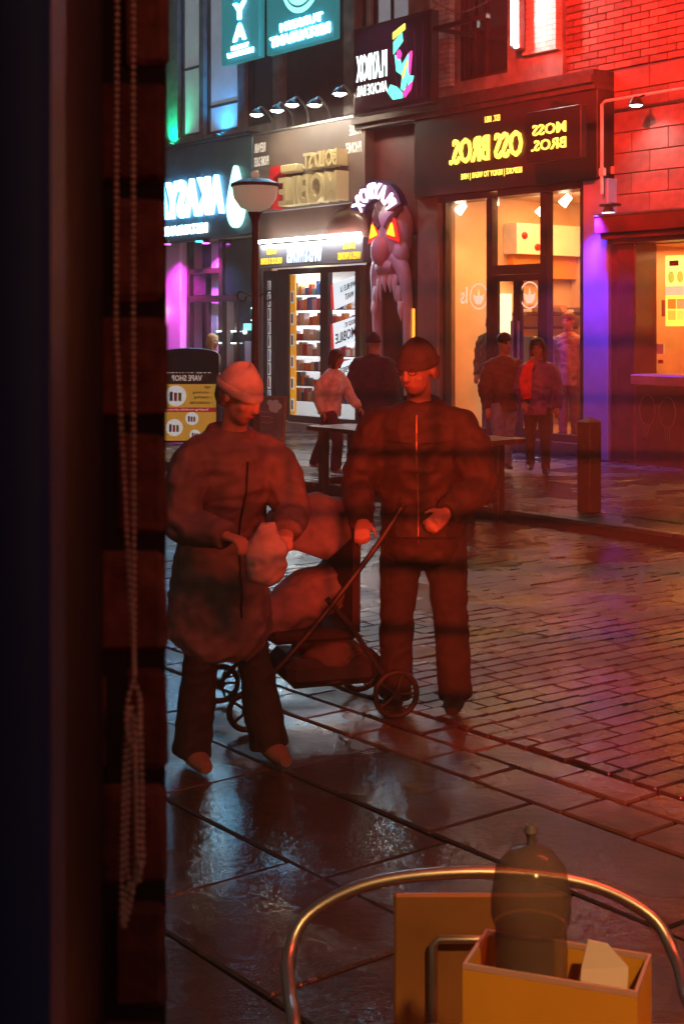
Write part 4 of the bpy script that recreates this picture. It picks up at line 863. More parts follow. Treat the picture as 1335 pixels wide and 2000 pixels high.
    if hat:
        b = B(); n_ = 22; rows_ = 9
        for i in range(rows_ + 1):
            th = R(98) * i / rows_
            for j in range(n_):
                a = 2 * math.pi * j / n_; v = Vector((.0505 * h * math.sin(th) * math.cos(a) * (1 + .02 * math.sin(9 * a)), .0605 * h * math.sin(th) * math.sin(a) * (1 + .02 * math.sin(9 * a)), (.062 + .006 * math.sin(3 * a + 1)) * h * math.cos(th)))
                b.v.append(tuple(hc + hr @ (v + Vector((0, .006, .02)) * h)))
        for i in range(rows_):
            for j in range(n_): b.f.append((i * n_ + j, (i + 1) * n_ + j, (i + 1) * n_ + (j + 1) % n_, i * n_ + (j + 1) % n_))
        ht = b.xf(T).build('hat', hat, root, smooth=True)
        if hat_brim: B().tube([hc + hr @ (Vector((.0505 * math.cos(a), .006 + .0605 * math.sin(a), .016)) * h) for a in [2 * math.pi * i / 24 for i in range(24)]], [(.012 * h, .005 * h)] * 24, 8, close=True, ref=(0, 0, 1)).xf(T).build('brim', hat, ht, smooth=True)
    if hat and eyes:
        b = B(); b.tube([hc + hr @ Vector((.047 * h * math.cos(a), (.008 + .05 * math.sin(a)) * h, -.012 * h)) for a in [R(-8 + 196 * i / 14) for i in range(15)]], [(.02 * h, .007 * h)] * 15, 8, ref=(0, 0, 1)); b.xf(T); mesh_part('hair', remesh(b, .006, 1, (.004, 40)), M('grey_hair', (.12, .1, .09), .8), root)
    if hair:
        hm, ln = hair; b = B()
        b.ell(hc + hr @ Vector((0, .01 * h, .034 * h)), (.0525 * h, .0625 * h, .052 * h), 18, 12, hr)
        if ln:
            for s in (-1, 1): b.tube([hc + hr @ Vector((s * .03 * h, -.03 * h, .06 * h)), hc + hr @ Vector((s * .052 * h, -.01 * h, .01 * h)), hc + hr @ Vector((s * .05 * h, .0, -.05 * h - ln * h))], [(.015 * h, .02 * h), (.016 * h, .03 * h), (.012 * h, .018 * h)], 10, smooth=3)
        if ln: b.tube([hc + hr @ Vector((0, .03 * h, .03 * h)), hc + hr @ Vector((0, .045 * h, -.03 * h)), hc + hr @ Vector((0, .042 * h, -.03 * h - ln * h))], [(.05 * h, .035 * h), (.056 * h, .03 * h), (.04 * h, .015 * h)], 14, smooth=4)
        mesh_part('hair', (lambda me: (me.transform(T), me)[1])(remesh(b, vox, 2, (.006, 30))), hm, root)
    return root, T, wr, jk
cloth = lambda n, c, r=.85: M(n, c, r, var=(14, .3), bump=(220, .25, .003))
stand = ((0, .005, 0, 0, 0, 0), (0, .005, 0, 0, 0, 0))
# man with the beanie
man, TM_, mw, mjk = person('man in knit beanie and dark jacket coloured by red reflection standing beside the pushchair', (.38, 6.72, 0), -10, 1.73, ((-.01, .0, -.012, 0, -.018, 0), (.0, .012, .02, 0, .03, 0)),
    (((-.045, -.01, -.165), (.03, -.11, -.085)), ((.045, -.03, -.16), (-.075, -.125, -.06))), cloth('reddened_jacket', (.034, .018, .015), .7), cloth('brown_trousers', (.024, .018, .018)), M('black_shoe', (.02, .018, .018), .4),  # dark jacket with the red reflection put into its base colour
    'warm', (-26, 12), .085, .43, .02, .012, .012, cloth('beanie_knit', (.05, .042, .042)), None, .0085, collar=cloth('reddened_jacket', (.034, .018, .015), .7), wide=1.1, hand_dir=((.1, -.8, -.4), None), curl=.95)
def on_front(T, g, pts, name, mat, par, r=.005):
    Ti = T.inverted(); mw_ = Matrix.Translation(Vector(ORG[par.name][1])); out = []
    for x, z in pts:
        o_ = T @ Vector((x, -1, z)); d_ = (T.to_3x3() @ Vector((0, 1, 0)))
        hit, lo, no, ix = g.ray_cast(mw_.inverted() @ o_, d_)
        if hit: out.append(mw_ @ lo + d_ * -.002)
    if len(out) > 1: return B().tube(out, r, 6, ref=(1, 0, 0)).build(name, mat, par)
seam = M('seam_dark', (.012, .008, .007), .6)
bpy.context.view_layer.update()
on_front(TM_, mjk, [(0, .8 + i * .04) for i in range(16)], 'zip', M('zip_brass', (.2, .15, .1), .4, .6), man, .004)
for s in (-1, 1):
    on_front(TM_, mjk, [(s * (.08 + .012 * i), 1.02 - i * .03) for i in range(6)], 'pocket_seam', seam, man, .005)
    on_front(TM_, mjk, [(s * (.02 + .024 * i), 1.27 + .002 * i) for i in range(6)], 'chest_seam', seam, man, .004)
on_front(TM_, mjk, [(-.17 + i * .02, .83) for i in range(18)], 'hem_band', seam, man, .006)
# woman with the pale cap
wom, TW_, ww, wjk = person('stooped woman in white knit cap and long mauve-brown coat by the window frame', (-.52, 5.95, 0), 28, 1.64, ((-.05, -.03, -.01, 0, -.025, 0), (-.02, -.07, .03, 0, .055, 0)),
    (((-.035, -.03, -.16), (.06, -.13, -.02)), ((.03, -.05, -.15), (-.075, -.12, -.03))), cloth('mauve_coat', (.14, .11, .115), .75), cloth('dark_trousers', (.018, .014, .015)), M('tan_shoe', (.2, .13, .1), .45),
    'pale', (30, 24), .11, .33, .018, .03, .0, cloth('white_cap', (.5, .47, .48)), None, .0085, collar=cloth('pink_scarf', (.22, .1, .1)), coat_flare=.034, wide=1.04, curl=.9)
bpy.context.view_layer.update()
on_front(TW_, wjk, [(.02, .62 + i * .04) for i in range(17)], 'coat_placket', seam, wom, .005)
# pale cloth bag gathered in both hands
pc = TW_ @ ((ww[0] + ww[1]) / 2 + Vector((0, -.1, -.05)))
cb = B(); cb.tube([pc + Vector((0, 0, z_)) for z_ in (-.13, -.1, 0, .07, .11)], [(.04, .03), (.075, .05), (.085, .055), (.05, .04), (.03, .02)], 18, smooth=4)
cbm = remesh(cb, .007, 2, (.012, 14)); cbm.materials.append(M('pale_cloth', (.36, .32, .33), .85, var=(10, .2))); cbm.transform(Matrix.Translation(-pc)); cbm.name = 'cloth_bag'
tag(link('cloth_bag', cbm, None, WM, tuple(pc)), 'crumpled pale cloth bag gathered in the capped woman\'s hands', 'bag')
# the man's glasses
gl = B(); gh = 1.73; lean_ = -.085 * gh
ghc = Vector((0, lean_ * 1.15 - .012 * gh, .93 * gh)); ghr = Matrix.Rotation(R(-26), 3, 'Z') @ Matrix.Rotation(R(12), 3, 'X')
for s in (-1, 1):
    gl.tube([ghc + ghr @ (Vector((s * .0195 + .0125 * math.cos(a), -.0575, .006 + .0095 * math.sin(a))) * gh) for a in [2 * math.pi * i / 16 for i in range(16)]], .0022, 6, close=True, ref=(0, 1, 0))
    gl.tube([ghc + ghr @ (Vector((s * .032, -.057, .008)) * gh), ghc + ghr @ (Vector((s * .049, -.03, .008)) * gh), ghc + ghr @ (Vector((s * .052, .0, .006)) * gh)], .002, 6)
gl.tube([ghc + ghr @ (Vector((-.007, -.0575, .008)) * gh), ghc + ghr @ (Vector((.007, -.0575, .008)) * gh)], .002, 6)
gl.xf(TM_).build('glasses', M('glasses_frame', (.05, .04, .04), .3), man)
# couple walking past the suit shop
jeans = cloth('blue_jeans', (.17, .26, .5)); 
person('man in brown jacket and blue jeans walking beside the red-scarfed woman', (1.99, 17.55, 0), 14, 1.72, ((-.05, .0, 0, 0, 0, 0), (.05, .1, 0, 0, 0, .02)), (((-.03, .04, -.17), (.01, -.05, -.14)), ((.04, -.06, -.12), (.0, -.09, .11))),
    cloth('brown_bomber', (.08, .03, .018), .6), jeans, M('black_shoe', (.02, .018, .018), .4), 'tan', (10, 4), .01, .45, .012, .0, .008, None, (M('black_hair', (.015, .012, .01), .6), 0), .012, wide=1.0)
rw, RT, rwr, _ = person('woman in purple puffer coat with long dark hair and bright red scarf', (2.4, 17.45, 0), -8, 1.66, ((.05, .09, 0, 0, 0, .02), (-.05, -.02, 0, 0, 0, 0)), (((-.03, -.02, -.16), (.03, -.08, -.09)), ((.035, .02, -.16), (0, -.06, -.13))),
    cloth('purple_puffer', (.15, .05, .26), .5), cloth('dark_leggings', (.02, .015, .02)), M('black_shoe', (.02, .018, .018), .4), 'warm', (-12, 3), .0, .44, .02, .0, .0, None, (M('dark_brown_hair', (.03, .015, .01), .5), .07), .012, wide=.98)
scf = cloth('red_scarf', (.65, .02, .02))
b = B(); b.tube([Vector((-.07, -.12, 1.4)), Vector((-.13, -.2, 1.28)), Vector((-.15, -.21, 1.1)), Vector((-.13, -.2, .93))], [(.05, .03), (.07, .035), (.08, .04), (.06, .03)], 12, smooth=4)
mesh_part('scarf', (lambda me: (me.transform(RT), me)[1])(remesh(b, .012, 2, (.008, 14))), scf, rw)
person('walker in pale pink top and maroon trousers passing the phone shop', (-.16, 17.6, 0), 62, 1.52, ((-.11, -.09, 0, .0, 0, 0), (.08, .17, 0, 0, 0, .03)), (((-.04, .06, -.15), (0, -.05, -.13)), ((.04, -.06, -.15), (0, -.09, -.1))),
    cloth('pale_pink_top', (.75, .7, .74)), cloth('maroon_trousers', (.09, .02, .05)), M('pale_shoe', (.5, .4, .4), .5), 'tan', (0, 5), .05, .47, .02, .01, .01, None, (M('dark_brown_hair', (.03, .015, .01), .5), .03), .012, wide=1.1)
person('person in navy coat standing behind the beanie man at the arcade door', (.4, 18.4, 0), 150, 1.72, stand, (((-.03, .02, -.17), (.0, -.05, -.14)), ((.03, .02, -.17), (0, -.05, -.14))),
    cloth('navy_coat', (.025, .018, .06)), cloth('black_trousers', (.015, .014, .018)), M('black_shoe', (.02, .018, .018), .4), 'warm', (0, 0), .0, .38, .04, .0, .01, cloth('plum_hood', (.05, .02, .06)), None, .014, wide=1.15, eyes=False)
person('blond person in tan coat near the restaurant door behind the board', (-2.28, 24.4, 0), 70, 1.68, stand, (((-.03, .02, -.17), (.0, -.05, -.14)), ((.03, .02, -.17), (0, -.05, -.14))),
    cloth('tan_coat', (.2, .13, .08)), cloth('black_trousers', (.015, .014, .018)), M('black_shoe', (.02, .018, .018), .4), 'pale', (0, 0), .03, .4, .02, .0, .01, None, (M('blond_hair', (.45, .3, .14), .6), .05), .014, eyes=False)
# shop mannequins
pm = F2W(.52, .62, .19); q = person('suited mannequin in tan jacket in the shop window beside the pillar', tuple(pm), -40, 1.82, stand, (((-.04, .02, -.17), (.02, -.06, -.13)), ((.04, .02, -.17), (-.02, -.05, -.14))),
    cloth('tan_suit', (.42, .27, .15)), cloth('brown_suit_trousers', (.2, .11, .06)), M('black_shoe', (.02, .018, .018), .4), 'tan', (0, 0), 0, .42, .005, .0, .004, None, (M('brown_hair', (.12, .06, .03), .5), 0), .013, name='mannequin', cat='mannequin', eyes=False)
pm = F2W(-1.02, .55, .19); q = person('grey suited mannequin in the shop window next to the door', tuple(pm), -40, 1.82, stand, (((-.04, .02, -.17), (.02, -.06, -.13)), ((.04, .02, -.17), (-.02, -.05, -.14))),
    cloth('grey_suit', (.13, .13, .13)), cloth('grey_suit', (.13, .13, .13)), M('black_shoe', (.02, .018, .018), .4), 'tan', (0, 0), 0, .42, .005, .0, .004, None, None, .013, name='mannequin', cat='mannequin', eyes=False)

# ------------------------------------------------------------------ pushchair between the two
pcx, pcy = -.12, 6.68
ps = thing('pushchair', 'pushchair with dusky pink hood and dark red seat between woman and man', 'pushchair', (pcx, pcy, 0), WM)
PT = Matrix.Translation(Vector((pcx, pcy, 0))) @ Matrix.Rotation(R(-72), 4, 'Z') @ Matrix.Scale(.95, 4)
fab = cloth('hood_fabric', (.16, .13, .15), .8); sfab = cloth('seat_fabric', (.022, .01, .012), .8); fm = M('frame_alu', (.025, .022, .022), .5, .2)
b = B(); n1, n2 = 10, 14
for i in range(n1 + 1):
    th = R(-15 + 125 * i / n1)
    for j in range(n2 + 1):
        a = math.pi * j / n2; rr = .3 + .006 * math.cos(i * math.pi)
        b.v.append((.23 * math.cos(a), -.02 + rr * math.sin(a) * -math.sin(th - R(40)), .78 + rr * math.sin(a) * math.cos(th - R(40))))
for i in range(n1):
    for j in range(n2): b.f.append((i * (n2 + 1) + j, i * (n2 + 1) + j + 1, (i + 1) * (n2 + 1) + j + 1, (i + 1) * (n2 + 1) + j))
b.xf(PT); hd = b.build('hood', fab, ps, smooth=True); so = hd.modifiers.new('thick', 'SOLIDIFY'); so.thickness = .012
B().prism([(-.2, .42), (.2, .42), (.21, .9), (.16, 1.0), (-.16, 1.0), (-.21, .9)], .12, .16).xf(PT).build('backrest', sfab, ps)
B().box(-.2, .2, -.28, .15, .38, .44, .02).xf(PT).build('seat', sfab, ps)
b = B(); b.tube([(0, .1, .62), (0, -.02, .58), (0, -.16, .5), (0, -.3, .44), (0, -.36, .3)], [(.13, .12), (.17, .14), (.17, .12), (.15, .09), (.11, .05)], 18, smooth=4); b.xf(PT)
mesh_part('blanket', remesh(b, .011, 3, (.016, 10)), cloth('blanket_wool', (.2, .15, .16)), ps)
for s, c in ((-1, (.06, .03, .03)), (1, (.09, .06, .05))):
    b = B(); b.tube([(s * .1, .05, .17), (s * .1, .05, .22), (s * .1, .06, .32), (s * .1, .06, .38)], [(.08, .12), (.1, .16), (.09, .15), (.05, .06)], 16, smooth=4); b.xf(PT)
    mesh_part('stowed_bag', remesh(b, .011, 3, (.014, 12)), cloth('stowed_bag_%d' % s, c), ps)
B().box(-.18, .18, -.36, -.29, .16, .4, .02).xf(PT).build('footrest', sfab, ps)
B().box(-.2, .2, -.2, .26, .16, .3, .04).xf(PT).build('basket', cloth('basket_cloth', (.03, .025, .03)), ps)
for s in (-1, 1):
    B().tube([(s * .24, -.42, .13), (s * .24, -.1, .45), (s * .24, .2, .8), (s * .24, .36, 1.02)], .014, 8, smooth=3).xf(PT).build('side_tube', fm, ps, smooth=True)
    B().tube([(s * .24, .32, .13), (s * .24, .1, .46), (s * .24, -.02, .6)], .013, 8).xf(PT).build('rear_tube', fm, ps, smooth=True)
    for y, r_ in ((-.42, .1), (.32, .12)):
        wh = B().tube([(s * .27, y + (r_ - .014) * math.cos(a), r_ + .003 + (r_ - .014) * math.sin(a)) for a in [2 * math.pi * i / 24 for i in range(24)]], .014, 8, close=True, ref=(1, 0, 0)).xf(PT).build('wheel', M('tyre_rubber', (.02, .02, .02), .6), ps, smooth=True)
        hb = B().tube([(s * .26, y, r_ + .003), (s * .285, y, r_ + .003)], .025, 10)
        for k in range(5):
            a = 2 * math.pi * k / 5; hb.tube([(s * .272, y, r_ + .003), (s * .272, y + (r_ - .02) * math.cos(a), r_ + .003 + (r_ - .02) * math.sin(a))], .007, 6)
        hb.xf(PT).build('rim', fm, wh)
B().tube([(-.24, .36, 1.02), (-.2, .4, 1.05), (0, .41, 1.055), (.2, .4, 1.05), (.24, .36, 1.02)], .017, 8, smooth=4).xf(PT).build('handlebar', M('foam_grip', (.02, .02, .02), .7), ps, smooth=True)

# ================================================================== the bar's window side, near the camera
# window jamb with reveal of brick
jamb = thing('window_frame', 'dark painted window frame standing at the picture edge', 'window frame', (-.2, .7, 0), WM)
jb = M('jamb_dark', (.03, .022, .022), .5, var=(5, .3), bump=(40, .1, .002)); nv = M('navy_trim', (.02, .05, .2), .45, var=(4, .2)); tl = M('teal_edge', (.02, .16, .22), .45)
B().box(-.185, -.1235, .6, .64, 0, 3.4, .004).build('inner_lining', nv, jamb)
B().box(-.30, -.145, .55, .598, 0, 3.4, .004).build('edge_trim', tl, jamb)
B().box(-.34, -.1485, .66, .89, 0, 3.4, .004).build('jamb_post', jb, jamb)
B().box(-.30, 1.6, .64, .7, 3.2, 3.4).build('head_rail', jb, jamb)
B().box(-.1484, 1.6, .66, .89, 0, .3).build('sill', jb, jamb)
pane = B().add([(-.1484, .8, .3), (1.6, .8, .3), (1.6, .8, 3.2), (-.1484, .8, 3.2)], [(0, 1, 2, 3)]).build('window_pane', clear_mat('clear_window_glass', .97), jamb)
pier = thing('brick_pier', 'narrow reveal of old dark red bricks beside the window frame', 'brick pier', (-.2, 1.0, 0), WM)
B().add([(x, y, z) for z in (0, 3.4) for x, y in ((-.345, .918), (-.1135, .918), (-.146, 1.15), (-.345, 1.15))], [(3, 2, 1, 0), (4, 5, 6, 7), (0, 1, 5, 4), (1, 2, 6, 5), (2, 3, 7, 6), (3, 0, 4, 7)]).build('mortar_core', M('old_mortar', (.03, .024, .022), .9), pier)
ob = [M('old_brick_%d' % i, c, .8, var=(45, .45), bump=(90, .6, .004)) for i, c in enumerate([(.22, .07, .045), (.16, .05, .035), (.26, .09, .06)])]
random.seed(21); z = .006; r_ = 0
while z < 3.35:
    off = .11 if r_ % 2 else 0
    cut = -.112 - random.uniform(0, .002)
    segs = [(-.34, -.235 + random.uniform(-.01, .01)), None] if r_ % 2 else [(-.34, -.155 + random.uniform(-.004, .004)), None]
    a = segs[0][1] + .011
    for x0, x1 in ((segs[0][0], segs[0][1]), (a, cut)):
        if x1 - x0 > .02:
            bb = B().box(x0, x1, .912 + random.uniform(-.003, .003), 1.02, z, z + .064, .004)
            bb.v = [(x - (.03 if (y > .95 and x > -.2) else 0) + random.uniform(-.0012, .0012), y + random.uniform(-.0015, .0015), zz + random.uniform(-.0015, .0015)) for x, y, zz in bb.v]
            bb.build('brick', random.choice(ob), pier, clean=False)
    z += .0755; r_ += 1
# bead chain of the blind
def beads(b, pts, sp=.0041, r=.0017):
    pts = [Vector(p) for p in pts]; acc = 0
    for i in range(len(pts) - 1):
        d = pts[i + 1] - pts[i]; L = d.length
        t = acc
        while t < L: b.ell(pts[i] + d * (t / L), (r, r, r), 7, 5); t += sp
        acc = t - L
bc = B(); CY = .86
cx = lambda px: (px - 667.5) / 2778 * CY
cz = lambda py: 1.8 - (py - 640) / 2778 * CY
beads(bc, [(-.1345, CY, 2.35), (-.1366, CY, 1.8), (-.1255, CY, 1.59)]); beads(bc, [(-.1252, CY - .006, 2.35), (-.1253, CY - .006, 1.8), (-.1247, CY - .006, 1.588)])
def loop(pp, y): 
    q, _ = catmull([Vector((x, y, zz)) for x, zz in pp], [(1, 1)] * len(pp), 8); beads(bc, q)
kn = (-.1247, 1.588)
loop([kn, (-.1215, 1.58), (-.1212, 1.565), (-.1235, 1.55), (-.127, 1.552), (-.1292, 1.566), (-.1275, 1.58), kn], CY - .008)
loop([(-.1285, 1.57), (-.131, 1.53), (-.1322, 1.48), (-.1318, 1.44), (-.1262, 1.46), (-.127, 1.468)], CY - .004)
loop([(-.127, 1.57), (-.1288, 1.53), (-.1302, 1.48), (-.1285, 1.465), (-.1256, 1.4635), (-.1246, 1.48), (-.1245, 1.53), (-.1232, 1.57)], CY)
loop([(-.125, 1.565), (-.1235, 1.52), (-.1222, 1.48), (-.1206, 1.476), (-.122, 1.467)], CY - .006)
loop([(-.122, 1.575), (-.121, 1.53), (-.1207, 1.49), (-.1202, 1.478), (-.1235, 1.47), (-.1256, 1.462)], CY)
loop([(-.1315, 1.445), (-.129, 1.464), (-.1262, 1.459)], CY - .002)
tag(bc.build('bead_chain', M('bead_metal', (.75, .62, .52), .4, .3), origin=(-.128, CY, 1.45)), 'looped ball chain of a blind hanging in front of the brick pier', 'chain')

# bistro chair on the pavement
chr_ = thing('bistro_chair', 'round-backed metal bistro chair with brown back panel', 'chair', (.25, 2.6, 0), WM)
alu = M('chair_alu', (.45, .43, .42), .38, .95, var=(20, .1)); cw = M('chair_wood', (.3, .13, .05), .4, var=(4, .25), bump=(8, .1, .004))
cxx = .25
arc = [(cxx + s, y, z) for s, y, z in ((-.3, 2.2, .0), (-.31, 2.22, .4), (-.325, 2.3, .64), (-.34, 2.45, .655), (-.345, 2.55, .675), (-.31, 2.6, .728), (-.19, 2.62, .778), (0, 2.62, .797), (.19, 2.62, .778), (.31, 2.6, .728), (.345, 2.55, .675), (.34, 2.45, .655), (.325, 2.3, .64), (.31, 2.22, .4), (.3, 2.2, .0))]
B().tube(arc, .0115, 12, smooth=6).build('back_hoop', alu, chr_, smooth=True)
b = B().box(cxx - .155, cxx + .155, 2.595, 2.61, .45, .765, .004); b.build('back_panel', cw, chr_)
B().tube([(cxx - .085, 2.57, .45), (cxx - .085, 2.57, .685), (cxx - .075, 2.57, .695), (cxx + .075, 2.57, .695), (cxx + .085, 2.57, .685), (cxx + .085, 2.57, .45)], .008, 10).build('inner_hoop', alu, chr_, smooth=True)
B().tube([(cxx, 2.38, .44), (cxx, 2.38, .46)], .22, 28).build('seat', cw, chr_)
for s in (-1, 1): B().tube([(cxx + s * .2, 2.55, .45), (cxx + s * .25, 2.68, 0)], .013, 10).build('rear_leg', alu, chr_, smooth=True)
# table by the window
tbl = thing('bistro_table', 'small square red-edged table below the napkin box', 'table', (.45, 1.85, 0), WM)
B().box(.12, .82, 1.5, 2.15, .725, .75, .004).build('table_top', M('table_red_top', (.28, .05, .04), .3, var=(4, .2)), tbl)
B().tube([(.47, 1.82, .03), (.47, 1.82, .724)], .03, 12).build('column', dark_metal, tbl); B().lathe([(0, .03), (.05, .03), (.24, .012), (.25, 0), (0, 0)], (.47, 1.82, 0), 24).build('foot_plate', dark_metal, tbl)
# open yellow box
yb = thing('condiment_box', 'open yellow card box with pinkish rim on the table', 'box', (.3, 2.0, .75), WM)
Lp, Rp = Vector((.169, 1.995)), Vector((.396, 1.909)); u_ = (Rp - Lp).normalized(); n_ = Vector((-u_.y, u_.x)); wid = (Rp - Lp).length; dep = .125; th = .005
BM = Matrix(((u_.x, n_.x, 0, Lp.x), (u_.y, n_.y, 0, Lp.y), (0, 0, 1, .752), (0, 0, 0, 1)))
ym = M('yellow_card', (.62, .3, .03), .55, var=(6, .08), bump=(30, .06, .003)); rim_m = M('pink_rim', (.5, .3, .3), .5)
for nm, q in (('front_wall', (0, wid, 0, th)), ('rear_wall', (0, wid, dep - th, dep)), ('side_wall', (0, th, th, dep - th)), ('side_wall', (wid - th, wid, th, dep - th))):
    B().box(q[0], q[1], q[2], q[3], 0, .148).xf(BM).build(nm, ym, yb); B().box(q[0], q[1], q[2], q[3], .1485, .156).xf(BM).build('rim', rim_m, yb)
B().box(th, wid - th, th, dep - th, .001, .006).xf(BM).build('base', ym, yb)
# lidded jar standing in the box
jr = thing('lidded_jar', 'tall dusky glass jar with domed lid standing in the yellow box', 'jar', (.27, 2.02, .76), WM)
jx, jy = .268, 2.02
jm = bpy.data.materials.new('dusky_glass'); jm.use_nodes = True; nt = jm.node_tree; pb = nt.nodes['Principled BSDF']; pb.inputs['Base Color'].default_value = (.2, .16, .16, 1); pb.inputs['Roughness'].default_value = .15
tr = nt.nodes.new('ShaderNodeBsdfTransparent'); tr.inputs[0].default_value = (.75, .6, .55, 1); mxs = nt.nodes.new('ShaderNodeMixShader'); mxs.inputs[0].default_value = .62
nt.links.new(pb.outputs[0], mxs.inputs[1]); nt.links.new(tr.outputs[0], mxs.inputs[2]); nt.links.new(mxs.outputs[0], nt.nodes['Material Output'].inputs[0])
B().lathe([(0, .0), (.045, .0), (.047, .02), (.05, .1), (.052, .16), (.05, .19), (0, .19)], (jx, jy, .76), 28).build('glass_body', jm, jr, smooth=True)
B().lathe([(.053, .221), (.057, .235), (.057, .262), (.05, .3), (.03, .325), (.008, .332), (0, .332)], (jx, jy, .732), 28).build('domed_lid', jm, jr, smooth=True)
B().lathe([(0, .333), (.006, .333), (.005, .345), (.01, .352), (.006, .362), (0, .364)], (jx, jy, .732), 14).build('knob', M('lid_knob', (.12, .1, .12), .25), jr, smooth=True)
# napkin
nb = B(); nb.add([(.33, 1.985, .86), (.395, 1.975, .855), (.4, 1.99, .905), (.372, 1.995, .935), (.345, 1.997, .94), (.335, 1.995, .9), (.335, 2.0, .8), (.4, 1.99, .8)], [(0, 1, 2, 5), (5, 2, 3, 4), (6, 7, 1, 0)])
nk = tag(nb.build('napkin', M('paper_napkin', (.68, .55, .58), .8), origin=(.365, 1.99, .8)), 'pinkish paper napkin tucked in the box beside the jar', 'napkin'); md = nk.modifiers.new('thick', 'SOLIDIFY'); md.thickness = .004

# ================================================================== added red lamps standing for the reflected red, and the bar pendant
hl = thing('red_top_lamp', 'unseen red lamp above the window in made-up heater form', 'lamp', (1.6, 2.6, 3.3), WM)  # overhead red lamp; heater form and awning arms added to redden the street
B().box(.7, 2.5, 2.52, 2.66, 3.42, 3.5, .01).build('housing', dark_metal, hl)
for x in (1.0, 2.2): B().box(x - .02, x + .02, .5, 2.6, 3.502, 3.54).build('lamp_arm', dark_metal, hl)
B().tube([(.75, 2.6, 3.38), (2.45, 2.6, 3.38)], .03, 10).build('red_tube', emat('top_lamp_red', (1, .05, .02), 12), hl)
lamp('red_top_light', 'AREA', (1.6, 2.7, 3.34), (.8, 8.5, .2), 65, (1, .08, .03), WM, size=1.7, size_y=.2)
lamp('pier_fill_light', 'POINT', (.9, -1.0, 2.4), (0, 0, 0), 8, (1, .12, .05), WM, size=.1)  # unseen red fill added to light the brick pier and bead chain
bp_ = thing('bar_pendant', 'small warm pendant lamp hanging inside the bar', 'lamp', (.75, .15, 2.9), WM)
B().tube([(.75, .15, 3.4), (.75, .15, 2.95)], .004, 6).build('flex', dark_metal, bp_); B().lathe([(.02, .12), (.06, .1), (.11, 0)], (.75, .15, 2.84), 18).build('shade', dark_metal, bp_, smooth=True); B().ell((.75, .15, 2.87), (.035, .035, .045)).build('bulb', emat('pendant_bulb', (1, .6, .2), 12), bp_)
lamp('pendant_light', 'SPOT', (.75, .15, 2.8), (.4, 2.25, .75), 125, (1, .5, .13), WM, size=.04, spot=46, blend=.7)
fl = thing('added_flood', 'added red flood over the street reddening the upper wall', 'lamp', (4.6, -6.2, 7.2))  # made-up lamp and cable, out of view, reddening the upper right wall
B().tube([(4.6, -40, 8.6), (4.6, -6.2, 7.62), (4.6, .1, 8.2)], .008, 6).build('cable', dark_metal, fl); B().lathe([(.03, .4), (.1, .3), (.16, .05), (.17, 0)], (4.6, -6.2, 7.2), 18).build('housing', dark_metal, fl)
B().ell((4.6, -6.2, 7.21), (.15, .15, .03)).build('lens', emat('flood_red', (1, .03, .02), 10), fl)
def gobo(parent, src, dst, dist, w_, h_, row, col, bar, frame):  # unseen bars added to break red light into brick-shaped patches
    """guard of staggered bars fixed in front of a lamp"""
    s_ = Vector(src); q = (Vector(dst) - s_).to_track_quat('-Z', 'Y').to_matrix().to_4x4(); Mx = Matrix.Translation(s_) @ q
    b = B(); z = -h_ / 2; k = 0
    while z < h_ / 2:
        r1 = row * random.uniform(.85, 1.15); b.box(-w_ / 2, w_ / 2, z - bar / 2 * random.uniform(.7, 1.5), z + bar / 2 * random.uniform(.7, 1.5), -dist - .001, -dist + .001)
        x = -w_ / 2 + (col / 2 if k % 2 else 0) + random.uniform(-.1, .1) * col
        while x < w_ / 2:
            b.box(x - bar * .4, x + bar * .4, z, z + r1, -dist - .0008, -dist + .0008); x += col * random.uniform(.8, 1.25)
        z += r1; k += 1
    return b.xf(Mx).build('gobo_bars', dark_metal, parent)
random.seed(31)
bs = thing('red_projector', 'added red projector with a brick-pattern gobo beside the camera', 'lamp', (.25, -.12, 1.75), WM)  # unseen projector added to imitate the red brick reflection
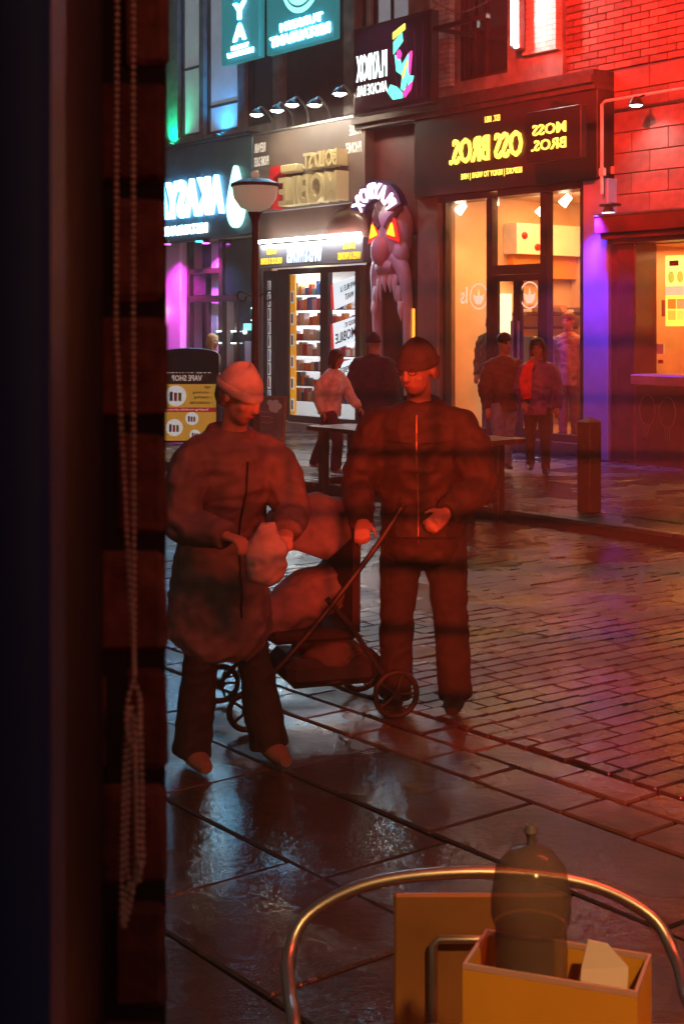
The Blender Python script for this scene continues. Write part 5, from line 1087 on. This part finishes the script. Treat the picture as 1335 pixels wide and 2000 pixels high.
B().lathe([(.0, -.02), (.02, -.02), (.03, .05), (.03, .1), (0, .1)], (.25, -.12, 1.76), 14).build('housing', dark_metal, bs)
gobo(bs, (.25, -.05, 1.8), (1.5, 7, 1.5), .2, .15, .15, .0083, .018, .0014, WM)
lamp('projector_beam', 'SPOT', (.25, -.05, 1.8), (1.5, 7, 1.5), 1350, (1, .055, .014), WM, size=.0009, spot=37, blend=.55)
f2 = thing('added_flood', 'second added red flood nearer the bar window reddening the shopfronts', 'lamp', (9, -8, 6))  # made-up lamp and cable, out of view, spreading red over the shopfronts
B().tube([(9, -40, 7.4), (9, -8, 6.42), (9, .1, 7.0)], .008, 6).build('cable', dark_metal, f2); B().lathe([(.03, .4), (.1, .3), (.16, .05), (.17, 0)], (9, -8, 6), 18).build('housing', dark_metal, f2); B().ell((9, -8, 6.01), (.15, .15, .03)).build('lens', emat('flood_red', (1, .03, .02), 10), f2)
gobo(f2, (8.95, -7.95, 5.9), (0, 0, 3.2), .45, .5, .4, .045, .1, .009, FM)
lamp('added_flood_light', 'SPOT', (8.95, -7.95, 5.9), (0, 0, 3.2), 1100, (1, .04, .025), size=.02, spot=62, blend=.9)
lamp('added_flood_light', 'SPOT', (4.6, -6.2, 7.1), (2.3, 0, 5.2), 6500, (1, .03, .015), size=.02, spot=50, blend=.9)
gobo(fl, (4.6, -6.2, 7.1), (2.3, 0, 5.2), .45, .36, .34, .045, .11, .008, FM)

# ------------------------------------------------------------------ thin haze added so the red beams make a veil
hz = B().box(-71, 71, -71, 71, -1.6, 12.0).build('haze', None, origin=(0, 0, -1.6)); tag(hz, kind='stuff')
hm = bpy.data.materials.new('veil_haze'); hm.use_nodes = True; nt = hm.node_tree; nt.nodes.clear()
pv = nt.nodes.new('ShaderNodeVolumePrincipled'); pv.inputs['Color'].default_value = (.9, .9, .92, 1); pv.inputs['Density'].default_value = .0055
ho = nt.nodes.new('ShaderNodeOutputMaterial'); nt.links.new(pv.outputs[0], ho.inputs['Volume']); hz.data.materials.append(hm)
